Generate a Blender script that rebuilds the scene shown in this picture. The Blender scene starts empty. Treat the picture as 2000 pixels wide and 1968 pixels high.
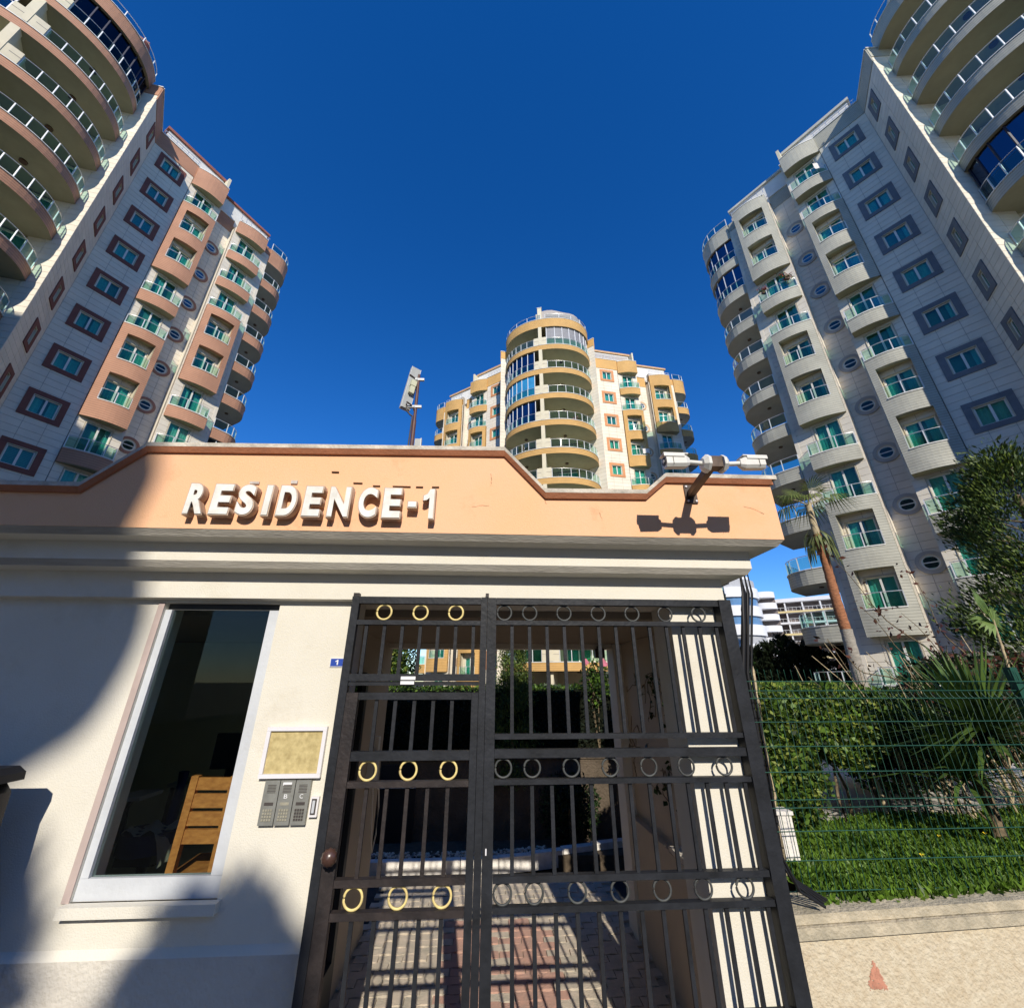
import bpy, math, random
import numpy as np
from mathutils import Matrix, Vector
sc = bpy.context.scene
rad = math.radians
rng = random.Random(7)
# ---------------------------------------------------------------- camera
cd = bpy.data.cameras.new("camera"); cam = bpy.data.objects.new("camera", cd)
sc.collection.objects.link(cam); sc.camera = cam
cd.sensor_width = 36; cd.sensor_fit = 'HORIZONTAL'; cd.lens = 36*812/2000
cd.clip_start = .05; cd.clip_end = 3000
cam.location = (0, 0, 2.05); cam.rotation_euler = (rad(90+23.1), 0, 0)
# ---------------------------------------------------------------- light
SUN_AZ, SUN_EL = 170.8, 31.5      # azimuth clockwise from +Y
w = bpy.data.worlds.new("World"); sc.world = w; w.use_nodes = True
nt = w.node_tree; bg = nt.nodes["Background"]
sky = nt.nodes.new("ShaderNodeTexSky"); sky.sky_type = 'NISHITA'; sky.sun_disc = False
sky.sun_elevation = rad(SUN_EL); sky.sun_rotation = rad(SUN_AZ)
sky.air_density = 1.0; sky.dust_density = 0.0; sky.ozone_density = 6.0; sky.altitude = 0
hs_ = nt.nodes.new("ShaderNodeHueSaturation"); hs_.inputs['Saturation'].default_value = 1.25; hs_.inputs['Hue'].default_value = .511; hs_.inputs['Value'].default_value = 1.17
nt.links.new(sky.outputs[0], hs_.inputs['Color']); nt.links.new(hs_.outputs[0], bg.inputs[0])
bg.inputs[1].default_value = 0.15
sl = bpy.data.lights.new("sun", 'SUN'); sl.energy = 5.0; sl.angle = rad(.53); sl.color = (1, .93, .82)
so = bpy.data.objects.new("sun", sl); sc.collection.objects.link(so)
sv = Vector((math.sin(rad(SUN_AZ))*math.cos(rad(SUN_EL)), math.cos(rad(SUN_AZ))*math.cos(rad(SUN_EL)), math.sin(rad(SUN_EL))))
so.rotation_euler = sv.to_track_quat('Z', 'Y').to_euler(); so.location = (3, -8, 12)
sc.view_settings.view_transform = 'Standard'; sc.view_settings.look = 'None'
sc.view_settings.exposure = 0.0; sc.view_settings.gamma = 1; sc.view_settings.use_curve_mapping = False
sc.render.engine = 'CYCLES'; sc.cycles.max_bounces = 8; sc.cycles.transparent_max_bounces = 24
# ---------------------------------------------------------------- materials
MATS = {}
def mat(name, col, rough=.8, var=.12, scale=3., bump=0., bscale=60., metal=0., spec=.3, col2=None, stretch=None, isl=0., ribs=None, det=5, stain=None):
    if name in MATS: return MATS[name]
    m = bpy.data.materials.new(name); m.use_nodes = True; t = m.node_tree; N = t.nodes; L = t.links
    b = N["Principled BSDF"]; b.inputs['Roughness'].default_value = rough; b.inputs['Metallic'].default_value = metal
    b.inputs['Specular IOR Level'].default_value = spec
    tc = N.new("ShaderNodeTexCoord"); src = tc.outputs['Object']
    geo = N.new("ShaderNodeNewGeometry"); src = geo.outputs['Position']
    if stretch:
        mp = N.new("ShaderNodeMapping"); mp.inputs['Scale'].default_value = stretch; L.new(src, mp.inputs[0]); src = mp.outputs[0]
    nz = N.new("ShaderNodeTexNoise"); nz.inputs['Scale'].default_value = scale; nz.inputs['Detail'].default_value = det; nz.inputs['Roughness'].default_value = .62
    L.new(src, nz.inputs['Vector'])
    cr = N.new("ShaderNodeValToRGB"); c = Vector(col)
    cb = Vector(col2) if col2 else c*(1-var*1.6)
    cr.color_ramp.elements[0].position = .3; cr.color_ramp.elements[1].position = .68
    cr.color_ramp.elements[0].color = (*cb, 1); cr.color_ramp.elements[1].color = (*(c*(1+var*.6)), 1)
    L.new(nz.outputs['Fac'], cr.inputs[0]); out = cr.outputs[0]
    if isl:
        hv = N.new("ShaderNodeHueSaturation"); mr = N.new("ShaderNodeMapRange")
        mr.inputs['To Min'].default_value = 1-isl; mr.inputs['To Max'].default_value = 1+isl
        L.new(geo.outputs['Random Per Island'], mr.inputs[0]); L.new(mr.outputs[0], hv.inputs['Value']); L.new(out, hv.inputs['Color']); out = hv.outputs[0]
    if stain:
        for sc_l, th, cl, sx_ in stain:
            m2 = N.new("ShaderNodeMapping"); m2.inputs['Scale'].default_value = sx_; L.new(geo.outputs['Position'], m2.inputs[0])
            n3 = N.new("ShaderNodeTexNoise"); n3.inputs['Scale'].default_value = sc_l; n3.inputs['Detail'].default_value = 7; n3.inputs['Roughness'].default_value = .68; L.new(m2.outputs[0], n3.inputs['Vector'])
            r3 = N.new("ShaderNodeValToRGB"); r3.color_ramp.elements[0].position = th; r3.color_ramp.elements[1].position = th+.14; L.new(n3.outputs['Fac'], r3.inputs[0])
            ml = N.new("ShaderNodeMath"); ml.operation = 'MULTIPLY'; ml.inputs[1].default_value = cl[3]; L.new(r3.outputs[0], ml.inputs[0])
            mxx = N.new("ShaderNodeMixRGB"); mxx.inputs[2].default_value = (*cl[:3], 1); L.new(ml.outputs[0], mxx.inputs[0]); L.new(out, mxx.inputs[1]); out = mxx.outputs[0]
    hgt = None
    if ribs:
        sx = N.new("ShaderNodeSeparateXYZ"); L.new(geo.outputs['Position'], sx.inputs[0])
        mm = N.new("ShaderNodeMath"); mm.operation = 'MULTIPLY'; mm.inputs[1].default_value = 1/ribs; L.new(sx.outputs[2], mm.inputs[0])
        fr = N.new("ShaderNodeMath"); fr.operation = 'FRACT'; L.new(mm.outputs[0], fr.inputs[0])
        gt = N.new("ShaderNodeMath"); gt.operation = 'GREATER_THAN'; gt.inputs[1].default_value = .16; L.new(fr.outputs[0], gt.inputs[0])
        mr = N.new("ShaderNodeMapRange"); mr.inputs['To Min'].default_value = .62; mr.inputs['To Max'].default_value = 1; L.new(gt.outputs[0], mr.inputs[0])
        hv = N.new("ShaderNodeHueSaturation"); L.new(mr.outputs[0], hv.inputs['Value']); L.new(out, hv.inputs['Color']); out = hv.outputs[0]
        hgt = gt.outputs[0]
    L.new(out, b.inputs['Base Color'])
    if bump or ribs:
        bn = N.new("ShaderNodeBump"); 
        if bump:
            n2 = N.new("ShaderNodeTexNoise"); n2.inputs['Scale'].default_value = bscale; n2.inputs['Detail'].default_value = 4; L.new(src, n2.inputs['Vector'])
            bn.inputs['Strength'].default_value = bump; bn.inputs['Distance'].default_value = .02; L.new(n2.outputs['Fac'], bn.inputs['Height'])
        else:
            bn.inputs['Strength'].default_value = .6; bn.inputs['Distance'].default_value = .02; L.new(hgt, bn.inputs['Height'])
        L.new(bn.outputs[0], b.inputs['Normal'])
    MATS[name] = m; return m
def glass(name, tint, gloss=.5, rough=.02, refl=(1, 1, 1)):
    if name in MATS: return MATS[name]
    m = bpy.data.materials.new(name); m.use_nodes = True; t = m.node_tree; N = t.nodes; L = t.links
    N.remove(N["Principled BSDF"]); o = N["Material Output"]
    tr = N.new("ShaderNodeBsdfTransparent"); tr.inputs[0].default_value = (*tint, 1)
    gl = N.new("ShaderNodeBsdfGlossy"); gl.inputs['Roughness'].default_value = rough; gl.inputs['Color'].default_value = (*refl, 1)
    fr = N.new("ShaderNodeFresnel"); fr.inputs[0].default_value = 1.5
    ml = N.new("ShaderNodeMath"); ml.operation = 'MULTIPLY_ADD'; ml.inputs[1].default_value = gloss*1.6; ml.inputs[2].default_value = gloss*.03; ml.use_clamp = True
    mn = N.new('ShaderNodeMath'); mn.operation = 'MINIMUM'; mn.inputs[1].default_value = gloss*.62
    mx = N.new("ShaderNodeMixShader"); L.new(fr.outputs[0], ml.inputs[0]); L.new(ml.outputs[0], mn.inputs[0]); L.new(mn.outputs[0], mx.inputs[0])
    L.new(tr.outputs[0], mx.inputs[1]); L.new(gl.outputs[0], mx.inputs[2]); L.new(mx.outputs[0], o.inputs[0])
    MATS[name] = m; return m
def leafmat(name, col, col2, trans=.25, scale=2.5, isl=.35, rough=.5):
    m = mat(name, col, rough, .25, scale, col2=col2, isl=isl, spec=.35)
    t = m.node_tree; N = t.nodes; L = t.links; b = N["Principled BSDF"]; o = N["Material Output"]
    ts = N.new("ShaderNodeBsdfTranslucent"); mx = N.new("ShaderNodeMixShader"); mx.inputs[0].default_value = trans
    L.new(b.inputs['Base Color'].links[0].from_socket, ts.inputs[0]); L.new(b.outputs[0], mx.inputs[1]); L.new(ts.outputs[0], mx.inputs[2]); L.new(mx.outputs[0], o.inputs[0])
    return m
# ---------------------------------------------------------------- objects
WM = {}
def link(name, me, parent=None, M=None, **props):
    o = bpy.data.objects.new(name, me); sc.collection.objects.link(o)
    M = M if M is not None else Matrix.Identity(4); WM[o.name] = M
    if parent is not None:
        o.parent = parent; o.matrix_parent_inverse = Matrix.Identity(4); o.matrix_basis = WM[parent.name].inverted() @ M
    else: o.matrix_basis = M
    for k_, v in props.items(): o[k_] = v
    return o
def thing(name, label, cat, loc=(0, 0, 0), group=None):
    o = link(name, None, None, Matrix.Translation(loc)); o['label'] = label; o['category'] = cat
    if group: o['group'] = group
    o.empty_display_size = .2
    return o
class MB:
    def __init__(s): s.v = []; s.f = []; s.m = []; s.mats = []; s.sm = []
    def mi(s, m):
        if m not in s.mats: s.mats.append(m)
        return s.mats.index(m)
    def add(s, vs, fs, m, smooth=False):
        b = len(s.v); s.v += [tuple(v) for v in vs]; i = s.mi(m)
        for f in fs: s.f.append([b+k_ for k_ in f]); s.m.append(i); s.sm.append(smooth)
    def box(s, a, b, m):
        x0, x1 = sorted((a[0], b[0])); y0, y1 = sorted((a[1], b[1])); z0, z1 = sorted((a[2], b[2]))
        s.add([(x0,y0,z0),(x1,y0,z0),(x1,y1,z0),(x0,y1,z0),(x0,y0,z1),(x1,y0,z1),(x1,y1,z1),(x0,y1,z1)],
              [(0,3,2,1),(4,5,6,7),(0,1,5,4),(1,2,6,5),(2,3,7,6),(3,0,4,7)], m)
    def prism(s, pts, z0, z1, m, smooth=False, m_bot=None, m_top=None):
        A = sum(pts[i][0]*pts[(i+1) % len(pts)][1]-pts[(i+1) % len(pts)][0]*pts[i][1] for i in range(len(pts)))
        if A < 0: pts = pts[::-1]
        n = len(pts); vs = [(p[0], p[1], z0) for p in pts]+[(p[0], p[1], z1) for p in pts]
        s.add(vs, [(i, (i+1) % n, n+(i+1) % n, n+i) for i in range(n)], m, smooth)
        s.add(vs[:n], [tuple(range(n-1, -1, -1))], m_bot or m); s.add(vs[n:], [tuple(range(n))], m_top or m)
    def tube(s, pts, r, m, n=8, r1=None, smooth=True):
        pts = [Vector(p) for p in pts]; N = len(pts); vs = []; 
        for i, p in enumerate(pts):
            d = (pts[min(i+1, N-1)]-pts[max(i-1, 0)]).normalized()
            u = d.cross(Vector((0, 0, 1)));  u = u.normalized() if u.length > .05 else d.cross(Vector((1, 0, 0))).normalized()
            v = d.cross(u); rr = r if r1 is None else r+(r1-r)*i/(N-1)
            if isinstance(rr, (list, tuple)): rr = rr[i]
            for k_ in range(n):
                a = 2*math.pi*k_/n; vs.append(p+u*math.cos(a)*rr+v*math.sin(a)*rr)
        fs = [(i*n+k_, i*n+(k_+1) % n, (i+1)*n+(k_+1) % n, (i+1)*n+k_) for i in range(N-1) for k_ in range(n)]
        s.add(vs, fs, m, smooth); s.add(vs[:n], [tuple(range(n-1, -1, -1))], m); s.add(vs[-n:], [tuple(range(n))], m)
    def bar(s, a, b, wd, m):   # square bar
        a = Vector(a); b = Vector(b); d = (b-a).normalized(); u = d.cross(Vector((0, 0, 1)))
        u = u.normalized() if u.length > .05 else Vector((1, 0, 0)); v = d.cross(u).normalized(); h = wd/2
        vs = [p+u*x*h+v*y*h for p in (a, b) for x, y in ((-1,-1),(1,-1),(1,1),(-1,1))]
        s.add(vs, [(0,3,2,1),(4,5,6,7),(0,1,5,4),(1,2,6,5),(2,3,7,6),(3,0,4,7)], m)
    def mesh(s, name):
        me = bpy.data.meshes.new(name); me.from_pydata(s.v, [], s.f)
        for m in s.mats: me.materials.append(m)
        me.polygons.foreach_set('material_index', s.m); me.polygons.foreach_set('use_smooth', s.sm); me.update(); return me
    def build(s, name, parent=None, M=None, **pr): return link(name, s.mesh(name), parent, M, **pr)
CACHE = {}
def cached(key, fn):
    if key not in CACHE: CACHE[key] = fn()
    return CACHE[key]
def quick(name, V, F, ms, idx=None):
    me = bpy.data.meshes.new(name); n = len(F)
    me.vertices.add(len(V)); me.vertices.foreach_set('co', V.astype(np.float32).ravel())
    me.loops.add(n*4); me.loops.foreach_set('vertex_index', F.astype(np.int32).ravel())
    me.polygons.add(n); me.polygons.foreach_set('loop_start', np.arange(0, n*4, 4, dtype=np.int32)); me.polygons.foreach_set('loop_total', np.full(n, 4, dtype=np.int32))
    for m in ms: me.materials.append(m)
    if idx is not None: me.polygons.foreach_set('material_index', idx.astype(np.int32))
    me.update(calc_edges=True); return me
def leaves(name, P, size, ms, aspect=.5, up=.3, seed=1, dirs=None, fold=.25):
    r = np.random.default_rng(seed); n = len(P); d = r.normal(size=(n, 3)); d[:, 2] += up
    if dirs is not None: d = dirs+d*.35
    d /= np.linalg.norm(d, axis=1)[:, None]; q = r.normal(size=(n, 3)); sd = np.cross(d, q); sd /= np.linalg.norm(sd, axis=1)[:, None]
    nn = np.cross(d, sd); S = (size*r.uniform(.6, 1.35, n))[:, None]
    V = np.stack([P, P+d*S*.5+sd*S*aspect*.5+nn*S*fold*.4, P+d*S, P+d*S*.5-sd*S*aspect*.5+nn*S*fold*.4], 1).reshape(-1, 3)
    F = np.arange(n*4).reshape(n, 4); idx = r.integers(0, len(ms), n) if len(ms) > 1 else None
    return quick(name, V, F, ms, idx)
def frame(o, ux, uy):
    M = Matrix.Identity(4)
    M[0][0], M[1][0] = ux; M[0][1], M[1][1] = uy; M[0][3], M[1][3] = o[0], o[1]
    return M
T3 = Matrix.Translation
# shared materials
ALU = mat('white_aluminium', (.72, .73, .73), .35, .03, 5, spec=.5)
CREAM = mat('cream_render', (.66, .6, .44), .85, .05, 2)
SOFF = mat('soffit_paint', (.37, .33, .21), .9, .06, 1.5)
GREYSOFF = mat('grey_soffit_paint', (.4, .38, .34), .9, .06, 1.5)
CLAD = mat('stone_cladding', (.77, .7, .57), .75, .06, 1.2, isl=.035)
JOINT = mat('cladding_joint', (.42, .38, .33), .9, .1, 3)
PVC = mat('window_frame_plastic', (.75, .74, .68), .45, .04, 4)
REVEAL = mat('window_reveal_render', (.6, .54, .4), .85, .05, 3)
DARK = mat('dark_room', (.02, .022, .025), .9, .1, 1)
CURT = mat('curtain_cloth', (.62, .72, .7), .9, .08, 6)
BLIND = mat('roller_blind_cloth', (.5, .52, .5), .9, .05, 6)
PANE = glass('tinted_window_glass', (.52, .82, .76), .36, .02, (.8, .95, 1))
RAILG = glass('green_balcony_glass', (.5, .74, .66), .2, .03)
DGLASS = glass('dark_glazing', (.03, .035, .05), .35, .03, (.6, .7, 1))
SILVER = mat('silver_rail_metal', (.7, .7, .68), .3, .05, 8, metal=.6)
LAMP = mat('bronze_lamp', (.12, .07, .04), .5, .2, 10)
ROOFW = mat('roof_terrace_render', (.72, .7, .64), .85, .05, 2)
SCREEN = mat('beige_roof_screen', (.42, .38, .34), .8, .05, 4)
STYLE = {
 'L': dict(fas=mat('terracotta_ribbed_fascia', (.52, .275, .17), .75, .1, .8, ribs=.14), sur=mat('dark_red_surround', (.2, .075, .055), .7, .12, 2, isl=.1), band=mat('terracotta_band', (.5, .26, .16), .75, .1, .8, ribs=.14), roof=mat('red_roof', (.35, .13, .09), .8, .15, 2)),
 'R': dict(fas=mat('grey_ribbed_fascia', (.47, .46, .38), .75, .12, .8, ribs=.14), sur=mat('blue_grey_surround', (.165, .175, .19), .7, .12, 2, isl=.1), band=mat('grey_band', (.45, .44, .36), .75, .1, .8, ribs=.14), roof=mat('pale_roof', (.55, .53, .45), .8, .1, 2)),
 'C': dict(fas=mat('ochre_fascia', (.64, .385, .135), .75, .1, .8, ribs=.14), sur=mat('orange_surround', (.6, .27, .12), .7, .1, 2, isl=.06), band=mat('ochre_band', (.63, .375, .13), .75, .08, .8), roof=mat('ochre_roof', (.6, .38, .2), .8, .1, 2)),
}
# ================================================================ towers
def curtain_mesh(kind, wd, ht, seed):
    def f():
        b = MB(); r = random.Random(seed)
        def cloth(x0, x1, m):
            n = max(6, int((x1-x0)/.05)); vs = []; ph = r.random()*6
            for i in range(n+1):
                x = x0+(x1-x0)*i/n; y = .025*math.sin(i*1.9+ph)+.01*math.sin(i*.7)
                vs += [(x, y, .0), (x, y*.7, ht)]
            b.add(vs, [(2*i, 2*i+2, 2*i+3, 2*i+1) for i in range(n)], m, True)
        if kind == 0: cloth(-wd/2, wd/2, CURT)
        elif kind == 1: cloth(-wd/2, -wd*.12, CURT); cloth(wd*.16, wd/2, CURT)
        elif kind == 2: cloth(-wd/2, wd*.05, CURT)
        elif kind == 3:
            for i in range(int(ht/.085)): b.box((-wd/2, -.01, i*.085), (wd/2, .012, i*.085+.06), BLIND)
        else: cloth(wd*.28, wd/2, CURT)
        return b.mesh('curtain')
    return cached(('cur', kind, round(wd, 2), round(ht, 2), seed), f)
def put_window(tw, Mw, wd, ht, doors=False, name='window', sur=None, surw=.28, body=None, r=rng):
    """window with its foot centre at Mw (x right, -y outward)"""
    sm = sur
    def root():
        b = MB()
        if sm:
            a = wd/2; B = surw
            for (x0, x1, z0, z1) in ((-a-B, a+B, -B, -.004), (-a-B, a+B, ht+.004, ht+B), (-a-B, -a-.004, 0, ht), (a+.004, a+B, 0, ht)): b.box((x0, -.045, z0), (x1, .02, z1), sm)
            for z in (0, ht-.006): b.box((-a-.003, -.03, z-.02), (a+.003, .22, z+.02 if z else .0), REVEAL)
        for x in (-wd/2, wd/2-.04): b.box((x, -.03, 0), (x+.04, .22, ht), REVEAL)
        b.box((-wd/2, -.028, ht-.04), (wd/2, .22, ht), REVEAL)
        return b.mesh(name)
    o = link(name, cached(('wroot', wd, ht, sm.name if sm else 0), root), tw, Mw)
    def fr():
        b = MB(); a = wd/2-.04; t = .055; h = ht-.04
        for x in (-a, a-t): b.box((x, .06, 0), (x+t, .13, h), PVC)
        for z in (0.0, h-t): b.box((-a+t, .06, z), (a-t, .13, z+t), PVC)
        if wd > .6: b.box((-.045, .055, t), (.045, .135, h-t), PVC)
        return b.mesh('frame')
    link('frame', cached(('wfr', wd, ht), fr), o, Mw)
    a = wd/2-.095
    if wd > .6:
        pw = a-.045
        me = cached(('pane', round(pw, 3), round(ht, 2)), lambda: _box('pane', (-pw/2, -.004, 0), (pw/2, .004, ht-.15), PANE))
        for sx in (-1, 1): link('pane', me, o, Mw @ T3((sx*(.045+pw/2), .09, .055)))
    else:
        me = cached(('pane1', wd, ht), lambda: _box('pane', (-a, -.004, 0), (a, .004, ht-.15), PANE))
        link('pane', me, o, Mw @ T3((0, .09, .055)))
    kd = r.choice([0, 0, 1, 1, 2, 3, 4]); link('curtain', curtain_mesh(kd, wd-.1, ht-.06, r.randint(0, 3)), o, Mw @ T3((0, .18, .03)))
    return o
def _box(name, a, b_, m):
    b = MB(); b.box(a, b_, m); return b.mesh(name)
def clip(rect, holes):
    out = [rect]
    for h in holes:
        nx = []
        for (a, b, c, d) in out:
            if h[1] <= a or h[0] >= b or h[3] <= c or h[2] >= d: nx.append((a, b, c, d)); continue
            if h[0] > a: nx.append((a, h[0], c, d)); a = h[0]
            if h[1] < b: nx.append((h[1], b, c, d)); b = h[1]
            if h[2] > c: nx.append((a, b, c, h[2]))
            if h[3] < d: nx.append((a, b, h[3], d))
        out = [q for q in nx if q[1]-q[0] > .02 and q[3]-q[2] > .02]
    return out
def wall(tw, M, m, s0, s1, z0, z1, holes, pw=.92, ph=.4, single=0, r=rng, off=0., bs=0.):
    """backing with holes + cladding panels. local s -> x = m*s; y = -off"""
    bk = MB(); zs = sorted({z0, z1}|{h[2] for h in holes}|{h[3] for h in holes})
    for a, b, c, d in clip((s0+bs, s1, z0, z1), holes): bk.box((m*a, .022-off, c), (m*b, .24-off, d), JOINT)
    bk.build('wall', tw, M)
    st = MB(); nrow = int((z1-z0)/ph); cnt = 0; n = max(1, round((s1-s0)/pw)); pwid = (s1-s0)/n; g = .009
    for j in range(nrow+1):
        zb = z1-(j+1)*ph; zt = z1-j*ph
        if zt-z0 < .1: break
        zb = max(zb, z0); sh = 0
        for i in range(n+1):
            a = s0+i*pwid-sh; b = a+pwid; a = max(a, s0); b = min(b, s1)
            if b-a < .05: continue
            cl = clip((a+g, b-g, zb+g, zt-g), [(h[0]-.02, h[1]+.02, h[2]-.02, h[3]+.02) for h in holes])
            for (p, q, c, d) in cl:
                if single and cnt < single and len(cl) == 1 and abs(q-p-pwid+2*g) < .01 and abs(d-c-ph+2*g) < .01:
                    me = cached(('panel', round(q-p, 3), round(d-c, 3)), lambda: _box('cladding_panel', (-(q-p)/2, -.0, 0), ((q-p)/2, .02, d-c), CLAD))
                    link('cladding_panel', me, tw, M @ T3((m*(p+q)/2, -off-r.uniform(0, .003), c))); cnt += 1
                else: st.box((m*p, -off, c), (m*q, .02-off, d), CLAD)
    if st.f: st.build('stone_cladding', tw, M, kind='stuff')
def bayarc(s0, s1, o, bul, n=8, m=1):
    return [(m*(s0+(s1-s0)*i/n), -(o+bul*math.sin(math.pi*i/n))) for i in range(n+1)]
def rail_arc(tw, M, key, pts, z, h, posts, name='railing', glass_m=None, tow=None):
    """railing along polyline pts (xy), posts = list of indices"""
    def f():
        b = MB()
        b.tube([(p[0], p[1], h) for p in pts], .022, SILVER, 5)
        for i in posts:
            x, y = pts[i]; b.box((x-.022, y-.022, 0), (x+.022, y+.022, h), ALU)
        return b.mesh(name)
    o = link(name, cached((key, 'rail'), f), tw, M @ T3((0, 0, z)))
    for a, b_ in zip(posts[:-1], posts[1:]):
        def g():
            q = MB(); P = pts[a:b_+1]; vs = []
            for p in P: vs += [(p[0], p[1], .05), (p[0], p[1], h-.06)]
            q.add(vs, [(2*i, 2*i+2, 2*i+3, 2*i+1) for i in range(len(P)-1)], glass_m or RAILG, True); return q.mesh('glass_panel')
        link('glass_panel', cached((key, 'gp', a), g), o, M @ T3((0, 0, z)))
    return o
def bay(tw, M, m, s0, s1, F, zt, rows, S, key, H, bot=.9, r=rng):
    """projecting bay: rows = blocks (a,b); F0 - 3j = top of parapet of row j"""
    def oo(s): t = (s-s0)/(s1-s0); return .14+.44*t+.2*math.sin(math.pi*t)
    arc = [(m*(s0+(s1-s0)*i/8), -oo(s0+(s1-s0)*i/8)) for i in range(9)]
    poly = [(m*s0, -.0)]+arc+[(m*s1, -.0)]
    for (a, b) in rows:
        Fa = zt if a == 0 else F-3*a; Fb = F-3*b; zb = Fb-bot
        bo = None
        if a == b:
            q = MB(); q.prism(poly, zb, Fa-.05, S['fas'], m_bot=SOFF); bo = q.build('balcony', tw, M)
            q = MB(); q.prism([(p[0], p[1]-.03 if p[1] < -.1 else p[1]) for p in poly], Fa-.046, Fa+.01, PVC); q.build('coping', bo, M)
        else:
            q = MB(); pz = [zb]
            ops = [(F-3*j+.38, F-3*j+2.28) for j in range(b, (a if a else 0), -1)]
            # side returns + strips
            sA, sB = s0+.35, s1-.3
            st = []
            k = 10
            xs = [s0, sA]+[sA+(sB-sA)*i/6 for i in range(1, 7)]+[s1]
            for x0, x1 in zip(xs[:-1], xs[1:]):
                mid = x0 >= sA-1e-6 and x1 <= sB+1e-6
                segs = [(zb, Fa)] if not mid else []
                if mid:
                    cur = zb
                    for lo, hi in ops: segs.append((cur, lo)); cur = hi
                    segs.append((cur, Fa))
                for lo, hi in segs:
                    q.prism([(m*x0, -oo(x0)), (m*x1, -oo(x1)), (m*x1, -oo(x1)+.25), (m*x0, -oo(x0)+.25)], lo, hi, S['fas'])
            for sx in (s0, s1-.02): q.box((m*(sx), -.0, zb), (m*(sx+.02), -oo(sx), Fa), S['fas'])
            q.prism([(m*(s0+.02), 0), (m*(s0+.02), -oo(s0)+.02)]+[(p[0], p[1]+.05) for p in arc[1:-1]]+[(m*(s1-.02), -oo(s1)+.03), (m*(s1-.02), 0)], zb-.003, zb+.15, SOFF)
            for lo, hi in ops:
                q.prism([(m*(s0+.03), 0.01)]+[(p[0], min(-.01, p[1]+.26)) for p in arc[1:-1]]+[(m*(s1-.03), -.3), (m*(s1-.03), 0.01)], lo-.3, lo-.1, REVEAL)
                q.prism([(m*(s0+.03), 0.01)]+[(p[0], min(-.01, p[1]+.26)) for p in arc[1:-1]]+[(m*(s1-.03), -.3), (m*(s1-.03), 0.01)], hi+.02, hi+.15, SOFF)
                for sx in (sA-.06, sB): q.box((m*sx, -.0, lo), (m*(sx+.06), -oo(sx)+.02, hi), REVEAL)
            bo = q.build('bay', tw, M)
            q = MB(); q.prism([(p[0], p[1]-.03 if p[1] < -.1 else p[1]) for p in poly], Fa+.004, Fa+.055, PVC); q.build('coping', bo, M)
            for lo, hi in ops:
                P = [(m*x, -oo(x)-.035) for x in [sA+(sB-sA)*i/6 for i in range(7)]]
                q = MB(); q.prism(P+[(p[0], p[1]+.1) for p in P[::-1]], lo-.05, lo-.002, PVC); q.build('sill', bo, M)
                rail_arc(tw, M, key+('op', m), [(p[0], p[1]+.06) for p in P], lo, .72, [0, 3, 6])
        if a > 0:
            rail_arc(tw, M, key+('rl', m), [(m*(s0+.03), -.04)]+[(p[0], p[1]+.04) for p in arc[1:-1]]+[(m*(s1-.04), -oo(s1)+.03), (m*(s1-.04), -.04)], Fa+.01, .74, [0, 3, 6, 8, 9])
def door_row(tw, M, m, sc_, z, ht, wd=1.26):
    put_window(tw, M @ T3((m*sc_, .0, z)), wd, ht, name='balcony_door')
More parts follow.
